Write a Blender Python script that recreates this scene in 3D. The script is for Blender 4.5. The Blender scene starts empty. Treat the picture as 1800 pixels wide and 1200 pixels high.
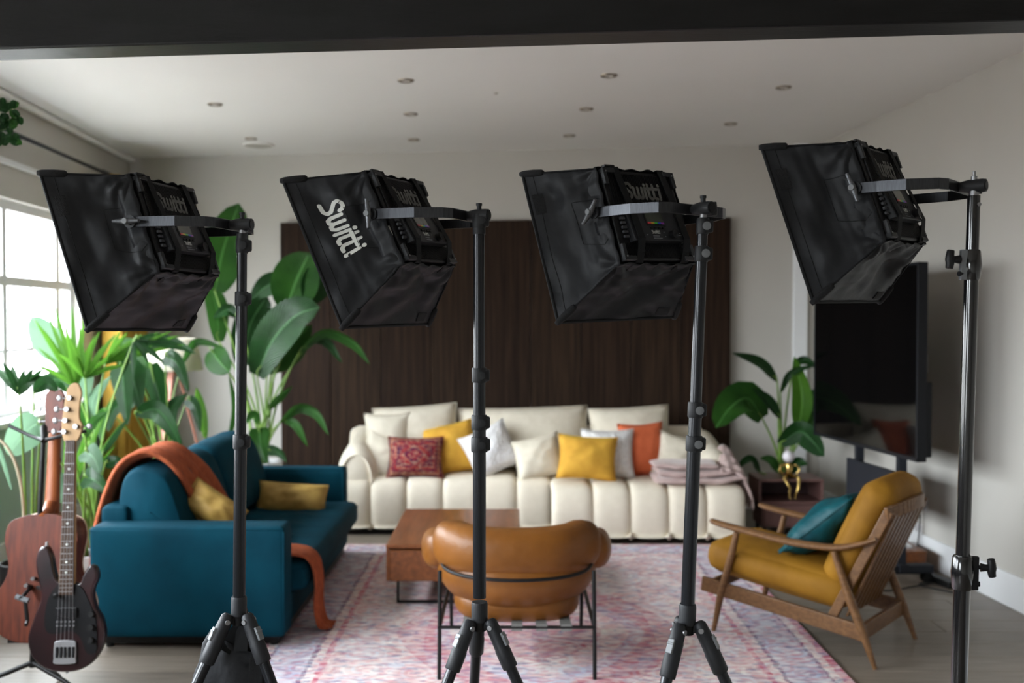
import bpy, bmesh, math, random
from mathutils import Vector, Matrix, noise
random.seed(7)
V = Vector
R = math.radians
scn = bpy.context.scene
col = scn.collection

# ------------------------------------------------------------------ camera, world, light, exposure
F = 1750.0; CZ = 1.61; PITCH = math.atan(40 / F)
cd = bpy.data.cameras.new('camera'); cam = bpy.data.objects.new('camera', cd); col.objects.link(cam)
cam.location = (0, 0, CZ); cam.rotation_euler = (math.pi / 2 - PITCH, 0, 0)
cd.sensor_width = 36; cd.lens = 36 * F / 1800; cd.clip_start = .05; cd.clip_end = 200
cd.dof.use_dof = True; cd.dof.focus_distance = 2.5; cd.dof.aperture_fstop = 2.8
scn.camera = cam
w = bpy.data.worlds.new('sky'); scn.world = w; w.use_nodes = True
bg = w.node_tree.nodes['Background']; bg.inputs[1].default_value = 24.0
_n = w.node_tree.nodes; _l = w.node_tree.links.new        # bright overcast sky above a darker ground
_tc = _n.new('ShaderNodeTexCoord'); _sp = _n.new('ShaderNodeSeparateXYZ'); _l(_tc.outputs['Generated'], _sp.inputs[0])
_cr = _n.new('ShaderNodeValToRGB'); _l(_sp.outputs[2], _cr.inputs[0]); _e = _cr.color_ramp.elements
_mr = _n.new('ShaderNodeMapRange'); _mr.inputs[1].default_value = -.12; _mr.inputs[2].default_value = .35; _l(_sp.outputs[2], _mr.inputs[0]); _l(_mr.outputs[0], _cr.inputs[0])
_e[0].color = (.125, .125, .12, 1); _e[1].color = (.87, .94, 1, 1); _l(_cr.outputs[0], bg.inputs[0])
scn.view_settings.view_transform = 'Standard'; scn.view_settings.look = 'None'
scn.view_settings.exposure = .85; scn.view_settings.gamma = 1; scn.view_settings.use_curve_mapping = False
scn.cycles.use_denoising = True
scn.cycles.max_bounces = 8; scn.cycles.diffuse_bounces = 6; scn.cycles.glossy_bounces = 3
scn.cycles.transparent_max_bounces = 12; scn.cycles.caustics_reflective = False; scn.cycles.caustics_refractive = False
scn.cycles.sample_clamp_indirect = 6

fw = V((0, math.cos(PITCH), -math.sin(PITCH))); upv = V((0, math.sin(PITCH), math.cos(PITCH)))
def ray(px, py): return fw + V((1, 0, 0)) * ((px - 900) / F) + upv * ((600 - py) / F)
def P(px, py, Y):
    d = ray(px, py); return V((0, 0, CZ)) + d * (Y / d.y)
def G(px, py, z=0):
    d = ray(px, py); return V((0, 0, CZ)) + d * ((z - CZ) / d.z)

# ------------------------------------------------------------------ materials
def rgb(c, g=True):
    if isinstance(c, str):
        c = [int(c[i:i + 2], 16) / 255 for i in (0, 2, 4)]
        c = [x / 12.92 if x <= .04045 else ((x + .055) / 1.055) ** 2.4 for x in c]
    return (*c, 1)
def pm(name, c, rough=.5, metal=0, c2=None, vs=4.0, stretch=(1, 1, 1), bump=0, bs=60, sheen=0, coat=0, det=3, spec=.5, lo=.35, hi=.65, uv=False, bd=.002):
    m = bpy.data.materials.new(name); m.use_nodes = True
    nt = m.node_tree; b = nt.nodes['Principled BSDF']; L = nt.links.new
    b.inputs['Base Color'].default_value = rgb(c); b.inputs['Roughness'].default_value = rough
    b.inputs['Metallic'].default_value = metal; b.inputs['Specular IOR Level'].default_value = spec
    if sheen:
        b.inputs['Sheen Weight'].default_value = sheen; b.inputs['Sheen Roughness'].default_value = .4
        b.inputs['Sheen Tint'].default_value = [min(1, x * 2.5 + .005) for x in rgb(c)[:3]] + [1]
    if coat: b.inputs['Coat Weight'].default_value = coat; b.inputs['Coat Roughness'].default_value = .15
    tc = nt.nodes.new('ShaderNodeTexCoord'); mp = nt.nodes.new('ShaderNodeMapping'); mp.inputs['Scale'].default_value = stretch
    L(tc.outputs['UV' if uv else 'Object'], mp.inputs[0])
    if c2 is None:
        c2 = [x * .86 for x in rgb(c)[:3]]
    n = nt.nodes.new('ShaderNodeTexNoise'); n.inputs['Scale'].default_value = vs; n.inputs['Detail'].default_value = det
    L(mp.outputs[0], n.inputs[0])
    r = nt.nodes.new('ShaderNodeValToRGB'); r.color_ramp.elements[0].position = lo; r.color_ramp.elements[1].position = hi
    r.color_ramp.elements[0].color = rgb(c2); r.color_ramp.elements[1].color = rgb(c)
    L(n.outputs[0], r.inputs[0]); L(r.outputs[0], b.inputs['Base Color'])
    if bump:
        n2 = nt.nodes.new('ShaderNodeTexNoise'); n2.inputs['Scale'].default_value = bs; n2.inputs['Detail'].default_value = 3
        L(mp.outputs[0], n2.inputs[0]); bp = nt.nodes.new('ShaderNodeBump'); bp.inputs['Strength'].default_value = bump
        bp.inputs['Distance'].default_value = bd; L(n2.outputs[0], bp.inputs['Height']); L(bp.outputs[0], b.inputs['Normal'])
    return m
def leafmat(name, c, c2, tr=.35, rough=.38):
    m = pm(name, c, rough, c2=c2, vs=6, spec=.18)
    nt = m.node_tree; b = nt.nodes['Principled BSDF']; L = nt.links.new
    tc = nt.nodes.new('ShaderNodeTexCoord'); sp = nt.nodes.new('ShaderNodeSeparateXYZ'); L(tc.outputs['UV'], sp.inputs[0])
    ab = nt.nodes.new('ShaderNodeMath'); ab.operation = 'ABSOLUTE'; L(sp.outputs[0], ab.inputs[0])
    s = nt.nodes.new('ShaderNodeMath'); s.operation = 'MULTIPLY_ADD'; s.inputs[1].default_value = -.25; L(ab.outputs[0], s.inputs[0]); L(sp.outputs[1], s.inputs[2])
    q = nt.nodes.new('ShaderNodeMath'); q.operation = 'MULTIPLY'; q.inputs[1].default_value = 150; L(s.outputs[0], q.inputs[0])
    sn = nt.nodes.new('ShaderNodeMath'); sn.operation = 'SINE'; L(q.outputs[0], sn.inputs[0])
    bp = nt.nodes.new('ShaderNodeBump'); bp.inputs['Strength'].default_value = .5; bp.inputs['Distance'].default_value = .004
    L(sn.outputs[0], bp.inputs['Height']); L(bp.outputs[0], b.inputs['Normal'])
    # pale midrib
    lt = nt.nodes.new('ShaderNodeMath'); lt.operation = 'LESS_THAN'; lt.inputs[1].default_value = .05; L(ab.outputs[0], lt.inputs[0])
    mx = nt.nodes.new('ShaderNodeMix'); mx.data_type = 'RGBA'; L(lt.outputs[0], mx.inputs[0])
    src = b.inputs['Base Color'].links[0].from_socket; L(src, mx.inputs[6]); mx.inputs[7].default_value = [min(1, x * 2.2 + .03) for x in rgb(c)[:3]] + [1]
    L(mx.outputs[2], b.inputs['Base Color'])
    t = nt.nodes.new('ShaderNodeBsdfTranslucent'); t.inputs[0].default_value = [min(1, x * 1.9 + .01) for x in rgb(c)[:3]] + [1]
    ms = nt.nodes.new('ShaderNodeMixShader'); ms.inputs[0].default_value = tr
    L(b.outputs[0], ms.inputs[1]); L(t.outputs[0], ms.inputs[2]); L(ms.outputs[0], nt.nodes['Material Output'].inputs[0])
    return m

M = {}
M['wall'] = pm('wall paint', (.52, .50, .46), .9, c2=(.50, .48, .44), vs=1.5)
M['ceil'] = pm('ceiling paint', (.82, .81, .78), .9, c2=(.80, .79, .76), vs=1)
M['white'] = pm('white gloss paint', (.82, .83, .84), .4, c2=(.78, .79, .80), vs=3)
M['sage'] = pm('sage green', (.42, .52, .48), .7, c2=(.38, .48, .45), vs=2)
M['beam'] = pm('dark beam paint', (.0065, .0065, .007), .42, spec=.3, c2=(.004, .004, .0045), vs=3, stretch=(1, 8, 8), bump=.3, bs=20)
M['dark'] = pm('matt black plastic', (.008, .008, .009), .45, c2=(.005, .005, .006), spec=.25)
M['pole'] = pm('black anodised tube', (.014, .0155, .019), .24, .35, c2=(.011, .012, .015), vs=3)
M['lever'] = pm('grey metal lever', (.12, .125, .135), .35, .4)
M['polegloss'] = pm('black gloss tube', (.005, .005, .006), .12, 0, c2=(.004, .004, .005), coat=.5)
M['collar'] = pm('dark grey moulded plastic', (.017, .018, .021), .5, spec=.3, c2=(.013, .014, .016), bump=.2, bs=400, bd=.0005)
M['greyclip'] = pm('grey plastic clip', (.16, .17, .18), .4)
M['steel'] = pm('bright steel', (.30, .30, .31), .45, 1, c2=(.32, .32, .33))
M['brushed'] = pm('brushed black steel', (.07, .073, .08), .32, .9, c2=(.045, .047, .052), vs=120, stretch=(8, 8, .3))
M['nylon'] = pm('black nylon', (.0130, .0140, .0165), .5, c2=(.0105, .0112, .0132), vs=3, bump=.5, bs=14, spec=.22, bd=.006)
M['bagcloth'] = pm('dark grey bag cloth', (.022, .023, .026), .7, bump=.5, bs=18, bd=.01, spec=.2)
M['velcro'] = pm('black velcro', (.006, .006, .007), .95, c2=(.003, .003, .004), vs=200, bump=.6, bs=500)
M['piping'] = pm('black piping', (.007, .0075, .0085), .7, spec=.2)
M['logo_white'] = pm('white print', (.78, .80, .76), .6)
M['logo_grey'] = pm('grey print', (.13, .13, .12), .6)
M['screen_small'] = pm('small lcd', (.07, .075, .06), .15, c2=(.05, .055, .045), vs=20)
M['diffuser'] = pm('white diffuser cloth', (.8, .8, .78), .8)
for k, c in dict(red=(.5, .03, .05), yellow=(.5, .35, .02), green=(.03, .4, .05), blue=(.02, .08, .5), violet=(.25, .03, .35)).items():
    M['sp_' + k] = pm('spectrum ' + k, c, .3)
M['teal'] = pm('teal velvet', (.0000, .040, .064), .8, c2=(.0000, .031, .051), vs=5, sheen=.0, spec=.12, bump=.2, bs=25, bd=.01)
M['cream'] = pm('cream boucle', (.78, .71, .585), .9, c2=(.75, .68, .555), vs=20, bump=.35, bs=260)
M['cushioncream'] = pm('cream linen', (.74, .68, .56), .9, c2=(.68, .62, .50), vs=14, bump=.3, bs=200)
M['whitefur'] = pm('white fluffy fabric', (.86, .85, .84), .95, c2=(.74, .73, .73), vs=16, bump=1, bs=40, bd=.02)
M['mustard'] = pm('mustard knit', (.72, .40, .045), .85, c2=(.60, .31, .03), vs=8, bump=.5, bs=90, sheen=.2, bd=.006)
M['orange'] = pm('orange cotton', (.66, .14, .05), .85, c2=(.56, .11, .035), vs=7, bump=.3, bs=60)
M['throw'] = pm('burnt orange wool', (.42, .095, .03), .9, c2=(.28, .058, .018), vs=30, stretch=(1, 4, 1), bump=1, bs=70, sheen=.1, bd=.008)
M['pink'] = pm('dusty pink fleece', (.56, .42, .39), .95, c2=(.47, .34, .32), vs=9, bump=.8, bs=35, sheen=.4, bd=.012)
M['goldvel'] = pm('pale gold velvet', (.52, .34, .09), .6, c2=(.34, .20, .04), vs=9, sheen=.15, bump=.5, bs=14, bd=.015)
M['yellowvel'] = pm('ochre velvet', (.265, .125, .010), .7, c2=(.19, .085, .006), vs=5, sheen=.06, spec=.2, bump=.3, bs=18, bd=.01)
M['tealsilk'] = pm('teal silk', (.000, .075, .09), .5, c2=(.000, .05, .065), vs=9, bump=.8, bs=9, bd=.02, spec=.3)
M['curtain'] = pm('ochre curtain cloth', (.52, .32, .05), .85, c2=(.42, .25, .03), vs=4)
M['leather'] = pm('tan leather', (.195, .070, .009), .43, spec=.35, c2=(.145, .050, .006), vs=5, bump=.35, bs=30, bd=.006)
M['oak'] = pm('oak', (.175, .085, .032), .45, spec=.3, c2=(.11, .05, .018), vs=5, stretch=(2, 14, 14), det=5, coat=.15)
M['walnut'] = pm('walnut veneer', (.23, .078, .024), .33, spec=.35, c2=(.13, .042, .013), vs=3.5, stretch=(10, 1.2, 10), det=6, coat=.05, lo=.3, hi=.7)
M['panelwood'] = pm('dark walnut board', (.042, .024, .014), .65, spec=.1, c2=(.013, .007, .0045), vs=4, stretch=(11, 11, .35), det=6, lo=.3, hi=.72)
M['panelwood2'] = pm('dark walnut board b', (.036, .020, .012), .65, spec=.1, c2=(.012, .006, .004), vs=4.6, stretch=(9, 9, .3), det=6, lo=.3, hi=.72)
M['joint'] = pm('grey joint strip', (.09, .085, .09), .5)
M['plum'] = pm('plum lacquer', (.19, .095, .085), .5, c2=(.15, .075, .065))
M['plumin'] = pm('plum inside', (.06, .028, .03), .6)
M['gold'] = pm('aged gold', (.75, .52, .18), .25, 1, c2=(.45, .30, .10), vs=30)
M['globe'] = pm('white glass globe', (.85, .80, .84), .3)
M['copper'] = pm('copper pink metal', (.40, .17, .12), .6, .2, c2=(.32, .13, .09))
M['shade'] = pm('cream lampshade', (.80, .74, .60), .8)
M['frameblack'] = pm('black powder coat', (.006, .006, .006), .45, spec=.25)
M['web'] = pm('grey webbing', (.17, .17, .16), .8)
M['tvblack'] = pm('black bezel', (.009, .010, .013), .45, spec=.2)
M['tvscreen'] = pm('black glass', (.002, .002, .0022), .06, c2=(.002, .002, .0022), spec=.2)
M['tvstand'] = pm('slate grey steel', (.014, .016, .022), .5, spec=.25)
M['potwhite'] = pm('white ribbed pot', (.75, .75, .74), .5)
M['potdark'] = pm('dark planter', (.045, .047, .055), .6)
M['terracotta'] = pm('terracotta', (.38, .16, .09), .8)
M['soil'] = pm('soil', (.03, .02, .013), .95, bump=.8, bs=60)
M['stem'] = pm('green stem', (.20, .34, .06), .5, c2=(.12, .24, .04), vs=8)
M['stemdark'] = pm('dark green stem', (.07, .15, .04), .5)
M['cane'] = pm('dry cane', (.50, .42, .28), .7)
M['leaf'] = leafmat('green leaf', (.024, .092, .012), (.012, .055, .008), .25)
M['leafdark'] = leafmat('dark green leaf', (.012, .055, .011), (.007, .034, .007), .15, .32)
M['leafbright'] = leafmat('bright green leaf', (.062, .17, .014), (.034, .115, .009), .33)
M['leafpale'] = leafmat('pale grey green leaf', (.12, .21, .13), (.06, .13, .08), .35)
M['mahog'] = pm('mahogany', (.11, .022, .008), .5, c2=(.06, .011, .005), vs=4, stretch=(14, 14, 1), det=5, coat=.1, spec=.3)
M['mahogneck'] = pm('neck wood', (.24, .07, .02), .4, c2=(.18, .045, .013), vs=4, stretch=(10, 10, 1), spec=.3)
M['spruce'] = pm('pale binding', (.62, .48, .36), .4)
M['maple'] = pm('maple', (.36, .22, .10), .45, spec=.3, c2=(.30, .18, .08), vs=4, stretch=(8, 8, 1))
M['rosewood'] = pm('rosewood', (.055, .028, .015), .5, spec=.25, c2=(.035, .018, .01), vs=5, stretch=(20, 20, 1))
M['bassbody'] = pm('dark burst', (.022, .003, .004), .3, c2=(.005, .002, .003), vs=3.5, coat=.2, spec=.4)
M['pickguard'] = pm('black pickguard', (.006, .006, .007), .3, spec=.3)
M['socket'] = pm('socket plate', (.55, .54, .54), .4)
M['downtrim'] = pm('brushed brass ring', (.30, .25, .19), .4, .8)
M['downglass'] = pm('lamp glass', (.75, .74, .70), .3)
M['grill'] = pm('speaker grille', (.48, .46, .40), .8)
M['floorbase'] = pm('floor base', (.05, .045, .04), .9)
for i, (a, b_) in enumerate([((.215, .180, .145), (.150, .125, .10)), ((.235, .198, .160), (.17, .142, .115)), ((.195, .163, .132), (.135, .112, .09))]):
    M['plank%d' % i] = pm('grey oak plank %d' % i, a, .42, c2=b_, vs=3, stretch=(1.2, 16, 16), det=5, coat=.1)
# window glass
g = bpy.data.materials.new('window glass'); g.use_nodes = True; nt = g.node_tree
tr = nt.nodes.new('ShaderNodeBsdfTransparent'); gl = nt.nodes.new('ShaderNodeBsdfGlossy'); gl.inputs['Roughness'].default_value = .02
mx = nt.nodes.new('ShaderNodeMixShader'); mx.inputs[0].default_value = .05
nt.links.new(tr.outputs[0], mx.inputs[1]); nt.links.new(gl.outputs[0], mx.inputs[2]); nt.links.new(mx.outputs[0], nt.nodes['Material Output'].inputs[0]); M['glass'] = g

def nodes_pattern(name, hx, hy, bands, field, scale, cellscale, rough=.9, wear=None, swap=False, medallion=True):
    """woven carpet design: border bands by distance from the edge, field of motifs, distressed pile"""
    m = bpy.data.materials.new(name); m.use_nodes = True; nt = m.node_tree; L = nt.links.new; N = nt.nodes.new
    b = nt.nodes['Principled BSDF']; b.inputs['Roughness'].default_value = rough; b.inputs['Specular IOR Level'].default_value = .15
    def mth(op, a, b_=None, c=None):
        n = N('ShaderNodeMath'); n.operation = op
        for i, x in enumerate((a, b_, c)):
            if x is None: continue
            if isinstance(x, (int, float)): n.inputs[i].default_value = x
            else: L(x, n.inputs[i])
        return n.outputs[0]
    def ramp(x, els, interp='CONSTANT'):
        r = N('ShaderNodeValToRGB'); r.color_ramp.interpolation = interp
        while len(r.color_ramp.elements) < len(els): r.color_ramp.elements.new(.5)
        for e, (p, c) in zip(r.color_ramp.elements, els): e.position = p; e.color = rgb(c)
        L(x, r.inputs[0]); return r.outputs[0]
    def mix(f, a, c, bt='MIX'):
        n = N('ShaderNodeMix'); n.data_type = 'RGBA'; n.blend_type = bt
        if isinstance(f, (int, float)): n.inputs[0].default_value = f
        else: L(f, n.inputs[0])
        for i, x in ((6, a), (7, c)):
            if isinstance(x, (tuple, str)): n.inputs[i].default_value = rgb(x)
            else: L(x, n.inputs[i])
        return n.outputs[2]
    tc = N('ShaderNodeTexCoord'); sp = N('ShaderNodeSeparateXYZ'); L(tc.outputs['Object'], sp.inputs[0])
    x, y = sp.outputs[0], sp.outputs[2 if swap else 1]
    ax, ay = mth('ABSOLUTE', x), mth('ABSOLUTE', y)
    wn = N('ShaderNodeTexNoise'); wn.inputs['Scale'].default_value = scale * 2; L(tc.outputs['Object'], wn.inputs[0])
    wob = mth('MULTIPLY_ADD', wn.outputs[0], .03 * hx, -.015 * hx)
    d = mth('ADD', mth('MINIMUM', mth('SUBTRACT', hx, ax), mth('SUBTRACT', hy, ay)), wob)
    dn = mth('DIVIDE', d, hx)
    border = ramp(dn, bands)
    # mirrored coordinates so the motifs repeat left and right like a real carpet
    cb = N('ShaderNodeCombineXYZ'); L(ax, cb.inputs[0]); L(ay, cb.inputs[1])
    vo = N('ShaderNodeTexVoronoi'); vo.inputs['Scale'].default_value = cellscale; L(cb.outputs[0], vo.inputs[0])
    vc = N('ShaderNodeSeparateColor'); L(vo.outputs['Color'], vc.inputs[0])
    cell = ramp(vc.outputs[0], field)
    vd = mth('MULTIPLY', vo.outputs['Distance'], 1.0)
    ring = ramp(mth('FRACT', mth('MULTIPLY', vd, 2.2)), [(0, field[0][1]), (.35, field[1][1]), (.6, field[-1][1]), (.8, field[2][1])])
    fld = mix(.5, cell, ring)
    if medallion:
        e = mth('ADD', mth('POWER', mth('DIVIDE', ax, hx * .55), 1.4), mth('POWER', mth('DIVIDE', ay, hy * .55), 1.4))
        md = ramp(e, [(0, field[-1][1]), (.18, field[0][1]), (.3, field[1][1]), (.5, field[2][1]), (.62, field[0][1]), (.95, field[1][1])])
        fld = mix(.45, fld, md)
    inner = mth('GREATER_THAN', dn, bands[-1][0])
    motif = mix(.35, border, ring)
    c = mix(inner, motif, fld)
    n1 = N('ShaderNodeTexNoise'); n1.inputs['Scale'].default_value = scale; n1.inputs['Detail'].default_value = 6
    mp = N('ShaderNodeMapping'); mp.inputs['Scale'].default_value = (1, 3.0, 1) if not swap else (1, 1, 2); L(tc.outputs['Object'], mp.inputs[0]); L(mp.outputs[0], n1.inputs[0])
    if wear:
        c = mix(mth('MULTIPLY', ramp(n1.outputs[0], [(.40, (0, 0, 0)), (.62, (1, 1, 1))], 'LINEAR'), .6), c, wear[0])
        n2 = N('ShaderNodeTexNoise'); n2.inputs['Scale'].default_value = scale * 1.7; n2.inputs['Detail'].default_value = 5; L(mp.outputs[0], n2.inputs[0])
        c = mix(mth('MULTIPLY', ramp(n2.outputs[0], [(.50, (0, 0, 0)), (.66, (1, 1, 1))], 'LINEAR'), .6), c, wear[1])
        n3 = N('ShaderNodeTexNoise'); n3.inputs['Scale'].default_value = scale * 1.3; n3.inputs['Detail'].default_value = 5; n3.inputs['Distortion'].default_value = .6; L(mp.outputs[0], n3.inputs[0])
        c = mix(mth('MULTIPLY', ramp(n3.outputs[0], [(.52, (0, 0, 0)), (.68, (1, 1, 1))], 'LINEAR'), .7), c, wear[2])
    L(c, b.inputs['Base Color'])
    bp = N('ShaderNodeBump'); bp.inputs['Strength'].default_value = .4; bp.inputs['Distance'].default_value = .004
    n4 = N('ShaderNodeTexNoise'); n4.inputs['Scale'].default_value = 180; L(tc.outputs['Object'], n4.inputs[0]); L(n4.outputs[0], bp.inputs['Height']); L(bp.outputs[0], b.inputs['Normal'])
    return m
CR, PK, BL, LB = (.80, .74, .69), (.55, .10, .16), (.045, .07, .19), (.48, .54, .68)
M['rug'] = nodes_pattern('distressed persian rug', 1.37, 2.0,
    [(0, PK), (.03, CR), (.055, BL), (.07, LB), (.20, BL), (.215, CR), (.25, PK), (.27, CR)],
    [(0, (.50, .17, .20)), (.3, CR), (.55, LB), (.8, (.42, .08, .12))], 11, 5.5,
    wear=((.90, .86, .84), (.62, .16, .23), (.10, .14, .30)))
M['kilim'] = nodes_pattern('red carpet cushion cover', .22, .17,
    [(0, (.30, .015, .015)), (.08, (.02, .012, .05)), (.14, (.40, .20, .11)), (.22, (.07, .012, .04)), (.30, (.30, .02, .02)), (.38, (.42, .25, .15))],
    [(0, (.26, .008, .015)), (.3, (.03, .01, .05)), (.55, (.50, .30, .19)), (.8, (.30, .02, .02))], 24, 30, swap=True, wear=((.25, .015, .02), (.03, .012, .05), (.48, .30, .20)))

# ------------------------------------------------------------------ mesh helpers
class MB:
    def __init__(s): s.v = []; s.f = []; s.uv = {}
    def add(s, vs, fs, uvs=None):
        o = len(s.v); s.v += [V(p) for p in vs]; s.f += [tuple(i + o for i in f) for f in fs]
        if uvs:
            for i, u in enumerate(uvs): s.uv[o + i] = u
        return s
    def box(s, c, d, rot=None):
        hx, hy, hz = d[0] / 2, d[1] / 2, d[2] / 2; c = V(c)
        ps = [V((x, y, z)) for x in (-hx, hx) for y in (-hy, hy) for z in (-hz, hz)]
        if rot is not None: ps = [rot @ p for p in ps]
        return s.add([p + c for p in ps], [(0, 1, 3, 2), (4, 6, 7, 5), (0, 4, 5, 1), (2, 3, 7, 6), (0, 2, 6, 4), (1, 5, 7, 3)])
    def hexa(s, ps):  # 8 points: bottom 4 (ccw), top 4
        return s.add(ps, [(3, 2, 1, 0), (4, 5, 6, 7), (0, 1, 5, 4), (1, 2, 6, 5), (2, 3, 7, 6), (3, 0, 4, 7)])
    def bar(s, a, b, w, h, up=(0, 0, 1), w2=None, h2=None):
        a, b = V(a), V(b); t = (b - a).normalized(); x = t.cross(V(up)).normalized(); z = x.cross(t)
        w2 = w if w2 is None else w2; h2 = h if h2 is None else h2
        ps = []
        for p, ww, hh in ((a, w, h), (b, w2, h2)):
            ps += [p - x * ww / 2 - z * hh / 2, p + x * ww / 2 - z * hh / 2, p + x * ww / 2 + z * hh / 2, p - x * ww / 2 + z * hh / 2]
        return s.hexa(ps)
    def tube(s, path, r, n=10, flat=1.0, caps=True, up=None):
        path = [V(p) for p in path]; k = len(path)
        if isinstance(r, (int, float)): r = [r] * k
        T = []
        for i in range(k):
            t = path[min(i + 1, k - 1)] - path[max(i - 1, 0)]
            T.append(t.normalized() if t.length > 1e-9 else V((0, 0, 1)))
        u = V(up) if up is not None else (V((0, 0, 1)) if abs(T[0].z) < .9 else V((1, 0, 0)))
        vs = []; X = None
        for i in range(k):
            if X is None: X = T[0].cross(u).normalized()
            else: X = (X - T[i] * X.dot(T[i])).normalized()
            Y = T[i].cross(X)
            for j in range(n):
                a = 2 * math.pi * j / n
                vs.append(path[i] + X * math.cos(a) * r[i] + Y * math.sin(a) * r[i] * flat)
        fs = [(i * n + j, i * n + (j + 1) % n, (i + 1) * n + (j + 1) % n, (i + 1) * n + j) for i in range(k - 1) for j in range(n)]
        if caps: fs += [tuple(range(n))[::-1], tuple((k - 1) * n + j for j in range(n))]
        return s.add(vs, fs)
    def cyl(s, a, b, r, n=16, r2=None): return s.tube([a, b], [r, r if r2 is None else r2], n)
    def lathe(s, prof, c=(0, 0, 0), n=24, axis=None):
        c = V(c); vs = []; k = len(prof)
        for (r, z) in prof:
            for j in range(n):
                a = 2 * math.pi * j / n; p = V((r * math.cos(a), r * math.sin(a), z))
                vs.append(c + (axis @ p if axis is not None else p))
        fs = [(i * n + j, i * n + (j + 1) % n, (i + 1) * n + (j + 1) % n, (i + 1) * n + j) for i in range(k - 1) for j in range(n)]
        fs += [tuple(range(n))[::-1], tuple((k - 1) * n + j for j in range(n))]
        return s.add(vs, fs)
    def prism(s, poly, t, mat=Matrix.Identity(4)):
        n = len(poly); vs = [mat @ V((x, y, 0)) for x, y in poly] + [mat @ V((x, y, t)) for x, y in poly]
        return s.add(vs, [tuple(range(n))[::-1], tuple(range(n, 2 * n))] + [(i, (i + 1) % n, n + (i + 1) % n, n + i) for i in range(n)])
    def grid(s, fn, nu, nv, uv=False):
        vs = [fn(i / nu, j / nv) for i in range(nu + 1) for j in range(nv + 1)]
        uvs = [(i / nu, j / nv) for i in range(nu + 1) for j in range(nv + 1)] if uv else None
        return s.add(vs, [(i * (nv + 1) + j, (i + 1) * (nv + 1) + j, (i + 1) * (nv + 1) + j + 1, i * (nv + 1) + j + 1) for i in range(nu) for j in range(nv)], uvs)
    def sphere(s, c, r, n=16, m=10, sc=(1, 1, 1), rot=None):
        pr = [(r * math.sin(math.pi * i / m) + 1e-5, -r * math.cos(math.pi * i / m)) for i in range(m + 1)]
        c = V(c); vs = []
        for (q, z) in pr:
            for j in range(n):
                a = 2 * math.pi * j / n; p = V((q * math.cos(a) * sc[0], q * math.sin(a) * sc[1], z * sc[2]))
                vs.append(c + (rot @ p if rot is not None else p))
        return s.add(vs, [(i * n + j, i * n + (j + 1) % n, (i + 1) * n + (j + 1) % n, (i + 1) * n + j) for i in range(m) for j in range(n)])
    def xf(s, mat): s.v = [mat @ p for p in s.v]; return s

def obj(name, m, mat, parent=None, smooth=False, bevel=0, sub=0, solid=0, w=False, kind=None, label=None, seg=2):
    me = bpy.data.meshes.new(name)
    vs = m.v
    if w and parent is not None:
        inv = parent.matrix_basis.inverted()
        if parent.parent is not None: inv = (parent.parent.matrix_basis @ parent.matrix_basis).inverted()
        vs = [inv @ p for p in vs]
    me.from_pydata([tuple(p) for p in vs], [], m.f); me.update()
    if m.uv:
        ul = me.uv_layers.new(name='UVMap')
        for lp in me.loops: ul.data[lp.index].uv = m.uv.get(lp.vertex_index, (0, 0))
    bm = bmesh.new(); bm.from_mesh(me); bmesh.ops.recalc_face_normals(bm, faces=bm.faces); bm.to_mesh(me); bm.free()
    me.materials.append(M[mat] if isinstance(mat, str) else mat)
    if smooth:
        me.polygons.foreach_set('use_smooth', [True] * len(me.polygons))
        if smooth == 'auto' and hasattr(me, 'set_sharp_from_angle'): me.set_sharp_from_angle(angle=R(40))
    o = bpy.data.objects.new(name, me); col.objects.link(o)
    if parent is not None: o.parent = parent
    if bevel:
        b = o.modifiers.new('b', 'BEVEL'); b.width = bevel; b.segments = seg; b.limit_method = 'ANGLE'; b.angle_limit = R(35)
    if solid:
        b = o.modifiers.new('s', 'SOLIDIFY'); b.thickness = solid; b.offset = 0
    if sub:
        b = o.modifiers.new('u', 'SUBSURF'); b.levels = sub; b.render_levels = sub
    if kind: o['kind'] = kind
    if label: o['label'] = label
    return o
def tag(o, label, cat, group=None):
    o['label'] = label; o['category'] = cat
    if group: o['group'] = group
    return o
def thing(name, label, cat, loc=(0, 0, 0), rz=0, group=None):
    o = bpy.data.objects.new(name, None); col.objects.link(o); o.empty_display_size = .05
    o.matrix_basis = Matrix.Translation(V(loc)) @ Matrix.Rotation(rz, 4, 'Z')
    return tag(o, label, cat, group)
def struct(name, m, mat, parent=None, **k):
    o = obj(name, m, mat, parent, **k)
    if parent is None: o['kind'] = 'structure'
    return o
def bez(pts, n=12):
    """smooth curve through control points"""
    pts = [V(p) for p in pts]
    if len(pts) == 2: return [pts[0].lerp(pts[1], i / n) for i in range(n + 1)]
    q = [pts[0] * 2 - pts[1]] + pts + [pts[-1] * 2 - pts[-2]]; out = []; segs = len(pts) - 1; per = max(2, n // segs)
    for i in range(segs):
        p0, p1, p2, p3 = q[i:i + 4]
        for j in range(per):
            t = j / per
            out.append(.5 * ((2 * p1) + (p2 - p0) * t + (2 * p0 - 5 * p1 + 4 * p2 - p3) * t * t + (3 * p1 - p0 - 3 * p2 + p3) * t ** 3))
    out.append(pts[-1]); return out
def nz(p, s=1.0, seed=0): return noise.noise(V(p) * s + V((seed * 13.7, seed * 5.1, seed * 7.3)))

# ================================================================== ROOM
CEIL = 3.07
def lx(Y): return -3.29 - .072 * (Y - 6.42)
def rx(Y): return 2.80 - .074 * (Y - 5.44)
def by(X): return 8.67 - .12 * X
Y0 = -2.4
LA, LB_ = V((lx(Y0), Y0, 0)), V((lx(9.1), 9.1, 0))
RA, RB = V((rx(Y0), Y0, 0)), V((rx(8.4), 8.4, 0))
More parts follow.
